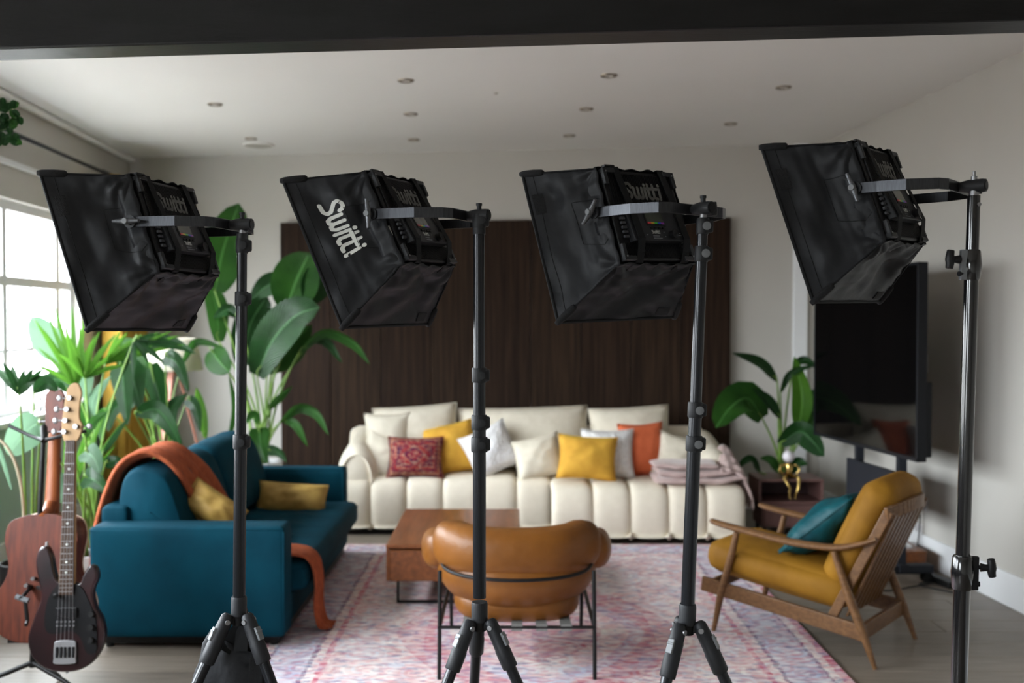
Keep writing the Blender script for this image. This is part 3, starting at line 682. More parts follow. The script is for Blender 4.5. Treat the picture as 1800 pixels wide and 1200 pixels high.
def stand(i, pc):
    st = STAND[i]; top = pc + V((0, 0, -.016)); Yd = pc.y
    hub = P(*st['hub'], Yd); hub.y = Yd
    d = (hub - top).normalized()
    nm = ['leftmost stand, below the first softbox, beside the teal sofa', 'second stand, in front of the brown leather chair', 'third stand, between the leather chair and the ochre armchair'][i]
    t = thing('light_stand', 'black telescopic tripod light stand, ' + nm, 'light stand', (hub.x, hub.y, 0), 0, 'slim tripod light stands')
    def at(y):  # point on the pole at image height y
        a, b = 0.0, 1.0
        pz = P(0, y, Yd).z; k = (pz - top.z) / (hub.z - top.z); return top.lerp(hub, k)
    obj('spigot', MB().cyl(top + V((0, 0, .018)), top - V((0, 0, .02)), .0078, 14), 'steel', t, w=True, smooth='auto')
    secs = st['secs']; prev = top - V((0, 0, .012))
    for j, (r, ye) in enumerate(secs):
        e = at(ye)
        if (e - prev).length > .03:
            m = MB().cyl(prev, e, r, 28)
            obj('tube_section', m, 'pole', t, w=True, smooth='auto')
        # clamp collar with flip lever
        if j < len(secs) - 1:
            r2 = r + .0045; a = e - d * .018; b = e + d * .018
            cl = obj('clamp_collar', MB().tube([a, a + d * .003, b - d * .003, b], [r2 - .001, r2, r2, r2 - .001], 24), 'collar', t, w=True, smooth='auto')
            lx_ = V((1, -.25, 0)).normalized()
            obj_ = obj('flip_lever', MB().bar(e + lx_ * r2 * .6 - d * .015, e + lx_ * r2 * .6 + d * .015, .030, .018, up=(0, 1, 0)), 'collar', t, w=True, bevel=.005, seg=3)
            obj_.parent = cl
            o2 = obj('thumb_pad', MB().lathe([(.001, 0), (.009, 0), (.010, -.003), (.001, -.004)], n=16, axis=Matrix.Rotation(-math.pi / 2, 3, 'X')).xf(Matrix.Translation(e + V((.006, -r2 - .002, 0)))), 'greyclip' if i == 2 else 'collar', t, w=True, smooth='auto'); o2.parent = cl
        prev = e
    o = obj('top_cap', MB().tube([top + V((0, 0, -.006)), top - V((0, 0, .030))], [secs[0][0] + .003] * 2, 20), 'collar', t, w=True, smooth='auto')
    # hub
    r = secs[-1][0]
    obj('hub_collar', MB().tube([hub - d * .035, hub - d * .03, hub + d * .012, hub + d * .014], [r + .0025, r + .004, r + .004, r + .002], 28), 'collar', t, w=True, smooth='auto')
    obj('hub', MB().tube([hub + d * .010, hub + d * .036], [r + .002, r], 20), 'dark', t, w=True, smooth='auto')
    hz = hub + d * .022
    az0 = [R(-28), R(-22), R(-14)][i]
    for q in range(3):
        az = az0 + q * 2 * math.pi / 3 + (R(180 + 28 * 2) if False else 0)
        rd = V((math.cos(az), math.sin(az), 0)); tg = V((-rd.y, rd.x, 0))
        j0 = hz + rd * (r + .018); foot = V((hz.x, hz.y, .015)) + rd * ([.44, .44, .42][i] + r); dl = (foot - j0).normalized(); Ll = (foot - j0).length
        obj('hinge_lug', MB().bar(hz, j0, .016, .020), 'dark', t, w=True, bevel=.003)
        lg = obj('leg', MB().tube([j0 + dl * .085, j0 + dl * (Ll - .02)], [.0135, .0135], 22), 'pole', t, w=True, smooth='auto')
        nb = rd.cross(tg)
        sl = obj('leg_sleeve', MB().tube([j0 - dl * .018, j0 - dl * .012, j0 + dl * .012, j0 + dl * .055, j0 + dl * .060, j0 + dl * .105, j0 + dl * .108], [.010, .0155, .0175, .0178, .0192, .0192, .0175], 20), 'collar', t, w=True, smooth='auto'); sl.parent = lg
        obp = dl.cross(tg).normalized()
        if obp.dot(rd) < 0: obp = -obp
        o = obj('release_clip', MB().bar(j0 + dl * .022 + obp * .017, j0 + dl * .055 + obp * .0175, .017, .008, up=tuple(obp)).bar(j0 + dl * .030 + obp * .020, j0 + dl * .035 + obp * .020, .018, .006, up=tuple(obp)), 'greyclip', t, w=True, bevel=.0015); o.parent = lg
        for sgn in (-1, 1):
            c0 = j0 + dl * .0 + tg * sgn * .0165
            o = obj('bolt', MB().cyl(c0 - tg * sgn * .004, c0 + tg * sgn * .003, .0062, 12), 'steel', t, w=True, smooth='auto'); o.parent = lg
        o = obj('foot', MB().tube([foot - dl * .03, foot - dl * .005, foot + V((0, 0, -.0))], [.016, .018, .012], 14), 'dark', t, w=True, smooth='auto'); o.parent = lg
    return hub
hubs = [stand(i, pcs[i]) for i in range(3)]
# heavy stand on the right
pc = pcs[3]; top = pc + V((0, 0, -.018)); Yd = pc.y
bot = P(1686, 1190, Yd)
t = thing('heavy_light_stand', 'thick glossy black light stand carrying the rightmost softbox', 'light stand', (bot.x, Yd, 0))
def at4(y): pz = P(0, y, Yd).z; return top.lerp(bot, (pz - top.z) / (bot.z - top.z))
dd = (bot - top).normalized()
obj('spigot', MB().cyl(top + V((0, 0, .02)), top - V((0, 0, .006)), .011, 16), 'steel', t, w=True, smooth='auto')
for y0_, y1_, r in ((345, 450, .0142), (480, 990, .0158), (1030, 1235, .0182)):
    obj('tube_section', MB().cyl(at4(y0_) if y0_ > 345 else top - V((0, 0, .004)), at4(y1_), r, 32), 'polegloss', t, w=True, smooth='auto')
hubz = at4(1235)
for (ya, yb, sgn) in ((439, 492, -1), (976, 1035, 1)):
    a, b = at4(ya), at4(yb); r = .0185 if sgn < 0 else .022; mid = a.lerp(b, .5)
    cl = obj('clamp_collar', MB().tube([a, a + dd * .003, mid, b - dd * .003, b], [r - .002, r, r + .0035, r, r - .002], 28), 'polegloss', t, w=True, smooth='auto')
    sx = V((sgn, -.25, 0)).normalized()
    o = obj('clamp_flange', MB().bar(a + sx * (r + .004), b + sx * (r + .004), .016, .013, up=(0, 1, 0)), 'greyclip' if sgn < 0 else 'dark', t, w=True, bevel=.002); o.parent = cl
    kc = mid.lerp(a, .35) + sx * (r + .010)
    o = obj('knob_shaft', MB().cyl(kc, kc + sx * .02, .005, 10).tube([kc + sx * .006, kc + sx * .016, kc + sx * .022], [.010, .008, .008], 14), 'dark', t, w=True, smooth='auto'); o.parent = cl
    ke = kc + sx * .030; o = obj('clamp_knob', MB().tube([ke + V((0, 0, .021)) - sx * .002, ke + V((0, 0, .010)), ke, ke - V((0, 0, .010)), ke - V((0, 0, .021)) + sx * .002], [.0085, .0095, .011, .0095, .0085], 10), 'dark', t, w=True, smooth='auto', bevel=.0015); o.parent = cl
    o = obj('bolt', MB().cyl(b - dd * .014 + sx * (r + .006), b - dd * .014 + sx * (r + .016), .006, 10), 'dark', t, w=True, smooth='auto'); o.parent = cl
o = obj('rivet', MB().cyl(at4(360) + V((.006, -.016, 0)), at4(360) + V((.006, -.012, 0)), .0045, 12), 'steel', t, w=True)
obj('hub', MB().cyl(hubz + V((0, 0, .03)), hubz - V((0, 0, .04)), .026, 24), 'dark', t, w=True, smooth='auto')
for q in range(3):
    az = R(90 + 120 * q); rd = V((math.cos(az), math.sin(az), 0)); ft = V((hubz.x, hubz.y, .013)) + rd * .5
    lg = obj('leg', MB().tube([hubz + rd * .03, ft], [.013, .013], 14), 'polegloss', t, w=True, smooth='auto')
    o = obj('foot', MB().sphere(ft + V((0, 0, .004)), .0165, 12, 8), 'dark', t, w=True, smooth=True); o.parent = lg
# counterweight bag under the left stand
h0 = hubs[0]
bag = thing('stand_bag', 'black fabric weight bag hanging by its straps under the leftmost light stand', 'bag', (h0.x, h0.y + .02, .4))
bc = P(415, 1196, h0.y + .02)
def bf(u, v):
    a = u * 2 * math.pi; w_ = .085 + .02 * math.sin(v * 3.1); z = .20 * (v - .5)
    rx_ = w_ * (1 - .35 * v ** 2); ry_ = .045 * (1 - .5 * v)
    s_ = 1 + .12 * math.sin(5 * a + v * 4) * v
    return bc + V((rx_ * math.cos(a) * s_ - .03 * (1 - v), ry_ * math.sin(a) * s_, z - .03 * math.cos(a) * (v > .8)))
m = MB().grid(bf, 40, 12); obj('bag_body', m, 'bagcloth', bag, w=True, smooth=True, solid=.002)
obj('bag_base', MB().lathe([(.001, -.005), (.08, -.004), (.085, .01), (.001, .012)], bc - V((.03, 0, .10)), n=20), 'nylon', bag, w=True)
htop = h0 + V((.0, .02, -.045))
for dx in (-.022, .020): obj('strap', MB().bar(htop + V((dx * .2, -.006, 0)), bc + V((dx, -.03, .085)), .028, .002, up=(0, 1, 0), w2=.034), 'piping', bag, w=True)
obj('flap', MB().box(bc + V((.058, -.03, .02)), (.035, .006, .10), Matrix.Rotation(R(3), 3, 'Y')), 'velcro', bag, w=True, bevel=.002)

# ================================================================== FURNITURE helpers
def pillow_mesh(w_, h_, t_, n=16, pinch=.07, seed=0, wr=.012, fill=.42):
    m = MB(); idx = {}
    for s_ in (1, -1):
        for i in range(n + 1):
            for j in range(n + 1):
                u, v = 2 * i / n - 1, 2 * j / n - 1
                if s_ == -1 and (i in (0, n) or j in (0, n)): idx[(s_, i, j)] = idx[(1, i, j)]; continue
                x = u * w_ / 2 * (1 - pinch * (1 - v * v)); z = v * h_ / 2 * (1 - pinch * (1 - u * u))
                th = t_ / 2 * (max(0, (1 - u * u) * (1 - v * v))) ** fill
                th += wr * nz((u * 1.6, v * 1.6, s_), 1.4, seed) * (1 - max(abs(u), abs(v)) ** 3)
                th += wr * .5 * math.sin((abs(u) + abs(v)) * 9 + seed) * max(0, abs(u) * abs(v) - .15)
                idx[(s_, i, j)] = len(m.v); m.v.append(V((x, -s_ * th, z)))
        for i in range(n):
            for j in range(n):
                f = [idx[(s_, i, j)], idx[(s_, i + 1, j)], idx[(s_, i + 1, j + 1)], idx[(s_, i, j + 1)]]
                m.f.append(tuple(f if s_ == 1 else f[::-1]))
    return m
def seam_path(w_, h_, pinch=.07, k=8):
    out = []
    for (u0, v0, u1, v1) in ((-1, -1, 1, -1), (1, -1, 1, 1), (1, 1, -1, 1), (-1, 1, -1, -1)):
        for q in range(k):
            u, v = u0 + (u1 - u0) * q / k, v0 + (v1 - v0) * q / k
            out.append(V((u * w_ / 2 * (1 - pinch * (1 - v * v)), 0, v * h_ / 2 * (1 - pinch * (1 - u * u)))))
    out.append(out[0]); return out
def pillow(name, lab, cat, mat, px, py, Y, wpx, hpx, roll=0, tilt=14, yaw=0, t_=.14, seed=0, group=None, pinch=.10, wr=.018, piping=True, fill=.5):
    k = Y / F; c = P(px, py, Y); w_, h_ = wpx * k, hpx * k
    mt = Matrix.Translation(c) @ Matrix.Rotation(R(yaw), 4, 'Z') @ Matrix.Rotation(R(-tilt), 4, 'X') @ Matrix.Rotation(R(-roll), 4, 'Y')
    e = bpy.data.objects.new(name, None); col.objects.link(e); e.matrix_basis = mt; tag(e, lab, cat, group)
    t_ = t_ * 1.35; obj('cover', pillow_mesh(w_, h_, t_, seed=seed, pinch=pinch, wr=wr, fill=fill), mat, e, smooth=True)
    if piping: obj('seam', MB().tube(seam_path(w_, h_, pinch), .0035, 5, caps=False), mat, e, smooth=True)
    return e
def rbox(m, c, d, r, n=5, rot=None, puff=0):
    """rounded soft box: superellipsoid-like"""
    hx, hy, hz = [a / 2 for a in d]; N = 10
    def face(ax, sg):
        def f(u, v):
            a, b = 2 * u - 1, 2 * v - 1
            p = [0, 0, 0]; o = [k_ for k_ in range(3) if k_ != ax]; p[ax] = sg; p[o[0]] = math.sin(a * math.pi / 2) if False else a; p[o[1]] = b
            q = V((p[0] * hx, p[1] * hy, p[2] * hz))
            inn = V((max(-hx + r, min(hx - r, q.x)), max(-hy + r, min(hy - r, q.y)), max(-hz + r, min(hz - r, q.z))))
            dv = q - inn
            if dv.length > 1e-9: q = inn + dv.normalized() * r
            bulge = (1 - a * a) * (1 - b * b); q[ax] += sg * puff * bulge
            return (rot @ q if rot is not None else q) + V(c)
        return f
    def ser(u):  # concentrate samples near edges
        return .5 - .5 * math.cos(math.pi * u) if True else u
    for ax in range(3):
        for sg in (-1, 1):
            f = face(ax, sg); m.grid(lambda u, v: f(ser(u), ser(v)), N, N)
    return m
def weld(o, d=.0015):
    b = o.modifiers.new('w', 'WELD'); b.merge_threshold = d; return o

# ================================================================== TEAL SOFA
ts = thing('teal_sofa', 'teal velvet sofa facing the coffee table, seen from its near arm', 'sofa', (-1.58, 5.75, 0))
def soft(name, c, d, r, mat, par, puff=0, rot=None): return weld(obj(name, rbox(MB(), c, d, r, rot=rot, puff=puff), mat, par, smooth=True, w=True))
soft('armrest', (-1.573, 4.87, .335), (.945, .17, .54), .022, 'teal', ts, .004)
soft('armrest', (-1.60, 6.74, .335), (.945, .15, .54), .022, 'teal', ts, .004)
obj('piping', MB().tube([(-2.04, 4.79, .588), (-1.12, 4.79, .588)], .005, 6).tube([(-1.105, 4.79, .58), (-1.105, 4.79, .08)], .005, 6), 'teal', ts, w=True, smooth=True)
soft('back_frame', (-1.98, 5.80, .38), (.14, 1.75, .60), .03, 'teal', ts)
soft('seat_base', (-1.54, 5.80, .16), (.86, 1.75, .15), .02, 'teal', ts)
obj('plinth', MB().box((-1.573, 5.80, .045), (.86, 1.90, .05)), 'frameblack', ts, w=True)
for X in (-1.98, -1.17):
    for Y in (4.87, 6.72): obj('leg', MB().cyl((X, Y, 0), (X, Y, .05), .02, 10), 'frameblack', ts, w=True)
# tufted seat cushion
def seatf(u, v):
    x = -1.90 + u * .87; y = 4.965 + v * 1.69
    tuft = .012 * (math.cos(u * math.pi * 6) * .5 + math.cos(v * math.pi * 12) * .5) * min(1, 8 * u, 8 * (1 - u), 8 * v, 8 * (1 - v))
    e = (1 - (abs(2 * u - 1) ** 10)) * (1 - (abs(2 * v - 1) ** 16)); return V((x, y, .40 + tuft - .045 * (1 - e)))
m = MB(); m.grid(seatf, 36, 60); soft('seat_cushion', (-1.465, 5.81, .315), (.87, 1.69, .16), .05, 'teal', ts, .006)
obj('seat_tufting', m, 'teal', ts, smooth=True, w=True)
# back cushions with a sloping face
for (ya, yb) in ((4.96, 5.80), (5.815, 6.655)):
    def cs(u, v, ya=ya, yb=yb):
        # closed profile in XZ lofted along y
        pr = [(-1.98, .44), (-1.99, .62), (-1.965, .80), (-1.90, .865), (-1.80, .862), (-1.72, .81), (-1.66, .66), (-1.62, .50), (-1.65, .43), (-1.80, .42)]
        n_ = len(pr); a = u * n_; i_ = int(a) % n_; f_ = a - int(a)
        p = [V((*pr[(i_ + q - 1) % n_], 0)) for q in range(4)]
        q_ = .5 * ((2 * p[1]) + (p[2] - p[0]) * f_ + (2 * p[0] - 5 * p[1] + 4 * p[2] - p[3]) * f_ * f_ + (3 * p[1] - p[0] - 3 * p[2] + p[3]) * f_ ** 3)
        c0 = V((-1.81, .64, 0)); e = abs(2 * v - 1); k_ = (1 - e ** 7) ** .5 if e < 1 else 0
        k_ = .80 + .20 * k_ if e < .9999 else .0
        q_ = c0 + (q_ - c0) * (k_ * (1 + .015 * math.sin(v * 14 + u * 6)))
        return V((q_.x, ya + (yb - ya) * v, q_.y + .012 * nz((u * 6, v * 3, ya), 1)))
    o = obj('back_cushion', MB().grid(lambda u, v: cs(u, v if False else .5 - .5 * math.cos(math.pi * v)), 40, 24), 'teal', ts, smooth=True, w=True); weld(o)
# throw over the back
def throw_path(pts, n=40): return bez(pts, n)
pA = throw_path([(-2.10, 5.22, .24), (-2.075, 5.22, .50), (-2.03, 5.22, .72), (-1.96, 5.23, .865), (-1.84, 5.25, .895), (-1.73, 5.29, .80), (-1.64, 5.36, .60), (-1.57, 5.42, .44)], 42)
def tf(u, v):
    k_ = u * (len(pA) - 1); i_ = min(int(k_), len(pA) - 2); p = pA[i_].lerp(pA[i_ + 1], k_ - i_)
    wd = .56 - .16 * math.sin(math.pi * u) ** .7; s_ = (v - .5) * wd
    cen = V((-1.81, 0, .5)); nn = V((p.x - cen.x, 0, p.z - cen.z)).normalized()
    return p + V((0, s_, 0)) + nn * (.020 + .016 * math.sin(v * 22 + 2 * math.sin(u * 4)) + .012 * nz((u * 6, v * 5, 1), 1))
th1 = thing('throw_blanket', 'burnt orange knitted throw draped over the back of the teal sofa', 'blanket', (-1.9, 5.25, .87))
obj('cloth', MB().grid(tf, 44, 26), 'throw', th1, smooth=True, solid=.018, w=True)
pB = throw_path([(-1.40, 5.10, .405), (-1.20, 5.10, .41), (-1.07, 5.10, .40), (-1.02, 5.10, .36), (-1.00, 5.10, .26), (-1.005, 5.10, .14), (-.985, 5.10, .04), (-.94, 5.12, .022)], 42)
def tf2(u, v):
    k_ = u * (len(pB) - 1); i_ = min(int(k_), len(pB) - 2); p = pB[i_].lerp(pB[i_ + 1], k_ - i_)
    wd = .27 - .15 * u ** 1.2; s_ = (v - .5) * wd
    off = .010 * math.sin(v * 16 + u * 5)
    return p + V((off + .01 if u > .35 else 0, s_, .012 + off if u <= .35 else .004))
th2 = thing('throw_blanket', 'orange throw end hanging over the seat edge down to the rug', 'blanket', (-1.0, 5.06, .43))
obj('cloth', MB().grid(tf2, 44, 18), 'throw', th2, smooth=True, solid=.010, w=True)
pillow('velvet_cushion', 'pale gold velvet cushion slumped beside the orange throw on the teal sofa', 'cushion', 'goldvel', 374, 893, 5.18, 108, 60, -38, 20, 22, .14, 3, wr=.02, pinch=.05)
pillow('velvet_cushion', 'long pale gold velvet cushion lying against the far arm of the teal sofa', 'cushion', 'goldvel', 513, 877, 6.36, 124, 58, -4, 22, 0, .14, 5, wr=.02, pinch=.05)

# ================================================================== CREAM SOFA
so = thing('cream_sofa', 'long cream boucle sofa with vertical channels under the wood panel', 'sofa', (.1, 7.7, 0), group=None)
def channel(xa, xb, yf, yb, z0, z1, slope=-.02):
    prof = [(yb, z0), (yf + .05, z0), (yf + .012, z0 + .025), (yf, z0 + .09), (yf - .006, (z0 + z1) / 2), (yf + .004, z1 - .10), (yf + .035, z1 - .035), (yf + .10, z1), (yf + .25, z1 + .008), (yb, z1)]
    prof = bez([V((0, a, b)) for a, b in prof], 27)
    nP = len(prof); cy, cz = (yf + yb) / 2, (z0 + z1) / 2
    def f(u, v):
        s_ = 2 * u - 1; p = prof[min(nP - 1, int(round(v * (nP - 1))))]; i_ = min(nP - 1, int(round(v * (nP - 1))))
        a, b = prof[max(0, i_ - 1)], prof[min(nP - 1, i_ + 1)]; tt = (b - a).normalized(); nn = V((0, tt.z, -tt.y))
        if nn.dot(V((0, p.y - cy, p.z - cz))) < 0: nn = -nn
        e = abs(s_); dpt = .040 * (1 - (1 - e ** 4.2) ** .5 if e < 1 else 1)
        q = p - nn * dpt; X = xa + (xb - xa) * u
        return V((X, q.y + slope * (X - .1), q.z))
    return MB().grid(lambda u, v: f(.5 - .5 * math.cos(math.pi * u), v), 16, nP - 1)
kx = lambda px, Y: (px - 900) / F * Y
edges = [585, 649, 713, 777, 843, 908, 970]
for a, b in zip(edges[:-1], edges[1:]):
    obj('seat_channel', channel(kx(a, 7.38), kx(b, 7.38), 7.36, 8.05, .045, .425, -.01), 'cream', so, smooth=True, w=True)
edges = [970, 1043, 1109, 1176, 1243, 1311]
for a, b in zip(edges[:-1], edges[1:]):
    obj('seat_channel', channel(kx(a, 7.10), kx(b, 7.10), 7.08, 8.0, .045, .41, -.02), 'cream', so, smooth=True, w=True)
obj('plinth', MB().box((.16, 7.72, .03), (2.85, .62, .05)), 'frameblack', so, w=True)
soft('back_frame', (.12, 8.00, .50), (2.85, .19, .50), .08, 'cream', so)
def arm(x0, x1, yf, yb, zt, flip):
    W_ = x1 - x0; m = MB()
    def f(u, v):
        a = math.pi * u; c_ = (x0 + x1) / 2
        px_ = -math.cos(a); pz = math.sin(a) ** .8
        e = v; rr = 1 - .12 * (1 - min(1, v * 12)) ** 2.4
        bulge = 1 + .03 * math.sin(v * math.pi * 3) ** 2
        rise = .10 * v
        return V((c_ + px_ * W_ / 2 * rr * bulge, yf + (yb - yf) * v - .03 * (math.sin(a)) * (v < .02), .36 + (zt - .36 + rise) * pz * rr))
    m.grid(f, 24, 24)
    # front face
    def g_(u, v):
        a = math.pi * u; c_ = (x0 + x1) / 2; s_ = .88 * v; bu = .035 * (1 - v ** 3)
        return V((c_ - math.cos(a) * W_ / 2 * s_, yf - .03 * math.sin(a) * v - bu, .36 + (zt - .36) * math.sin(a) ** .8 * s_))
    m.grid(g_, 24, 8); return m
ao_ = obj('armrest', arm(kx(592, 7.5), kx(664, 7.5), 7.46, 8.0, .655, 0), 'cream', so, smooth=True, w=True); weld(ao_, .004)
obj('arm_welt', MB().tube([V((kx(628, 7.5) - math.cos(math.pi * q / 24) * .118, 7.420 , .36 + .235 * math.sin(math.pi * q / 24) ** .8)) for q in range(25)], .011, 8), 'cream', so, smooth=True, w=True)
ao_ = obj('armrest', arm(kx(1222, 7.4), kx(1296, 7.4), 7.38, 7.95, .62, 0), 'cream', so, smooth=True, w=True); weld(ao_, .004)
g1 = 'large cream back cushions of the cream sofa'
pillow('back_cushion', 'large cream back cushion at the left end of the cream sofa', 'cushion', 'cushioncream', 731, 764, 7.80, 150, 104, 4, 12, 0, .20, 1, g1, .05)
pillow('back_cushion', 'widest cream back cushion in the middle of the cream sofa', 'cushion', 'cushioncream', 920, 768, 7.82, 230, 106, 1.5, 12, 0, .20, 2, g1, .04)
pillow('back_cushion', 'cream back cushion at the right of the cream sofa, behind the orange cushion', 'cushion', 'cushioncream', 1108, 768, 7.80, 142, 108, 3, 12, 0, .20, 3, g1, .05)
pillow('square_cushion', 'cream linen cushion standing behind the tipped cream one at far left', 'cushion', 'cushioncream', 682, 770, 7.70, 84, 92, 2, 15, 0, .15, 4)
pillow('square_cushion', 'cream cushion tipped onto its corner over the left arm of the cream sofa', 'cushion', 'cushioncream', 672, 801, 7.60, 84, 78, -24, 18, 0, .15, 5)
pillow('square_cushion', 'mustard yellow knitted cushion behind the red patterned one', 'cushion', 'mustard', 790, 788, 7.66, 96, 92, 11, 18, 0, .15, 6)
pillow('square_cushion', 'red and navy carpet patterned cushion with a medallion', 'cushion', 'kilim', 730, 803, 7.50, 100, 74, 0, 20, 0, .13, 7, wr=.006)
pillow('square_cushion', 'fluffy white cushion tipped on its corner right of the yellow one', 'cushion', 'whitefur', 862, 791, 7.56, 90, 86, 26, 20, 0, .16, 8, wr=.02)
pillow('square_cushion', 'plain cream cushion between the fluffy white and front yellow cushions', 'cushion', 'cushioncream', 946, 803, 7.50, 88, 76, 13, 20, 0, .15, 9)
pillow('square_cushion', 'orange cotton cushion at the right of the row on the cream sofa', 'cushion', 'orange', 1128, 790, 7.62, 80, 96, 3, 14, 0, .15, 10)
pillow('square_cushion', 'white textured cushion between the yellow and orange cushions', 'cushion', 'whitefur', 1068, 797, 7.50, 94, 88, 0, 16, 0, .14, 11, wr=.014)
pillow('square_cushion', 'bright mustard knitted cushion in front of the white textured cushion', 'cushion', 'mustard', 1032, 804, 7.34, 106, 80, -4, 20, 0, .14, 12)
pillow('square_cushion', 'cream cushion leaning right beside the orange one, behind the folded blanket', 'cushion', 'cushioncream', 1192, 805, 7.56, 84, 84, -14, 18, 0, .15, 13)
# folded pink blanket over seat and arm
pb = thing('folded_blanket', 'dusty pink fleece blanket folded in layers over the right end of the cream sofa', 'blanket', (1.35, 7.35, .43))
for q, (xa, xb, ya, yb, zc, hh) in enumerate(((1.03, 1.70, 7.10, 7.50, .440, .055), (1.05, 1.62, 7.12, 7.48, .490, .06), (1.02, 1.50, 7.13, 7.45, .545, .05))):
    def ff(u, v, q=q, xa=xa, xb=xb, ya=ya, yb=yb, zc=zc, hh=hh):
        a = 2 * math.pi * v; x = xa + (xb - xa) * u
        e = abs(2 * u - 1) ** 6; k_ = (1 - e) ** .5 if e < 1 else 0
        cy_ = (ya + yb) / 2; ry_ = (yb - ya) / 2
        y = cy_ + math.copysign(abs(math.cos(a)) ** .5, math.cos(a)) * ry_ * (.9 + .1 * k_); z = zc + math.sin(a) * hh / 2 * k_
        n_ = nz((x * 7, y * 7, q), 1)
        droop = max(0, x - 1.45) * .10
        return V((x + .02 * nz((y * 8, z * 9, q), 1), y + .02 * n_, z + .012 * n_ + droop))
    weld(obj('fold', MB().grid(ff, 40, 28), 'pink', pb, smooth=True, w=True), .003)
def hangf(u, v):
    x = 1.50 + u * .27; y = 7.12 + v * .42; s_ = max(0, u - .62)
    return V((x - s_ * .10, y + .01 * math.sin(u * 20), .52 - u * .05 + .16 * math.sin(min(1, u * 1.35) * math.pi) * v - s_ * .45 + .015 * math.sin(v * 22 + u * 6)))
obj('hanging_end', MB().grid(hangf, 24, 24), 'pink', pb, smooth=True, solid=.018, w=True)
m = MB()
for q in range(22):
    p = hangf(1, q / 21); m.tube([p, p + V((.006 * math.sin(q), -.006, -.03)), p + V((.012 * math.sin(q * 2), -.004, -.06))], [.006, .005, .003], 5)
o = obj('fringe', m, 'pink', pb, w=True, smooth=True); o['kind'] = 'stuff'

# ================================================================== COFFEE TABLE
ct = thing('coffee_table', 'walnut coffee table block with a black sled base, on the rug', 'table', (-.325, 5.99, 0))
def lb(name, c, d, mat, par, bevel=.004, **k): return obj(name, MB().box(c, d), mat, par, bevel=bevel, w=True, **k)
lb('tabletop', (-.325, 5.99, .352), (.745, 1.04, .022), 'walnut', ct, .005)
lb('side_panel', (-.686, 5.99, .25), (.02, 1.03, .18), 'walnut', ct)
lb('side_panel', (.036, 5.99, .25), (.02, 1.03, .18), 'walnut', ct)
lb('drawer_front', (-.325, 5.478, .246), (.70, .018, .172), 'walnut', ct)
lb('drawer_front', (-.325, 6.502, .246), (.70, .018, .172), 'walnut', ct)
lb('bottom_panel', (-.325, 5.99, .166), (.70, 1.0, .014), 'walnut', ct)
for Y in (5.56, 6.42):
    m = MB()
    for a, b in (((-.64, Y, .16), (-.64, Y, .017)), ((-.64, Y, .023), (-.01, Y, .023)), ((-.01, Y, .017), (-.01, Y, .16))): m.bar(a, b, .014, .014, up=(0, 1, 0))
    obj('sled_leg', m, 'frameblack', ct, w=True)

# ================================================================== RUG
rg = obj('rug', MB().box((0, 0, .006), (2.74, 3.95, .011)), 'rug', bevel=.003)
rg.location = (.14, 5.06, .0); tag(rg, 'worn persian style rug in faded pink, cream and blue under the coffee table', 'rug')

# ================================================================== LEATHER CHAIR
lc = thing('leather_chair', 'tan leather lounge chair with a thin black frame, seen from behind', 'chair', (.02, 4.6, 0))
CX, CY = .022, 4.80
def ucurve(rx_, ry_, z, n=28, a0=-8, a1=188, sag=0):
    out = []
    for i in range(n + 1):
        a = R(a0 + (a1 - a0) * i / n); x = -math.cos(a); y = -math.sin(a)
        x = math.copysign(abs(x) ** .8, x)
        out.append(V((CX + rx_ * x, CY + ry_ * math.copysign(abs(y) ** .75, y), z + sag * (1 - x * x))))
    return out
def sausage(path, rz, rn, n=20, endk=.25, wrinkle=.0):
    """tube with elliptical section, rounded ends; rz vertical radius, rn across"""
    k = len(path); m = MB(); vs = []
    for i, p in enumerate(path):
        t_ = (path[min(i + 1, k - 1)] - path[max(i - 1, 0)]).normalized(); nx = V((t_.y, -t_.x, 0)).normalized()
        s_ = i / (k - 1); e = min(1, min(s_, 1 - s_) / endk); f_ = max(.02, (1 - (1 - e) ** 2.2) ** .5)
        for j in range(n):
            a = 2 * math.pi * j / n; ca, sa = math.cos(a), math.sin(a)
            wv = 1 + wrinkle * math.sin(i * 2.1 + j * .7) * (1 if .12 < s_ < .3 or .7 < s_ < .88 else .15)
            vs.append(p + nx * math.copysign(abs(ca) ** .8, ca) * rn * f_ * wv + V((0, 0, math.copysign(abs(sa) ** .85, sa) * rz * f_ * wv)))
    fs = [(i * n + j, i * n + (j + 1) % n, (i + 1) * n + (j + 1) % n, (i + 1) * n + j) for i in range(k - 1) for j in range(n)] + [tuple(range(n)), tuple((k - 1) * n + j for j in range(n))]
    return m.add(vs, fs)
up_ = ucurve(.325, .30, .56, 44, 2, 178, -.012)
obj('back_cushion', sausage(up_, .112, .095, 24, .16, .012), 'leather', lc, w=True, smooth=True)
# rolled arm ends further forward
for s_ in (-1, 1):
    pth = [V((CX + s_ * .335, CY - .16, .53)), V((CX + s_ * .375, CY - .02, .50)), V((CX + s_ * .395, CY + .14, .475)), V((CX + s_ * .395, CY + .30, .46))]
    obj('armrest', sausage(bez(pth, 18), .092, .078, 20, .22, .01), 'leather', lc, w=True, smooth=True)
# lower back pad: bowl shape
def lowf(u, v):
    a = R(8 + 164 * u); x = -math.cos(a); y = -math.sin(a)
    z = .475 - v * .20; k_ = 1 - .32 * v ** 1.6; bul = .055 * math.sin(math.pi * min(1, v * .95 + .05)) ** .7
    return V((CX + (.345 * k_) * math.copysign(abs(x) ** .8, x) + x * bul * .6, CY + (.33 * (1 - .35 * v * v) + bul) * y, z))
obj('lower_back', MB().grid(lowf, 44, 18), 'leather', lc, w=True, smooth=True, solid=.05)
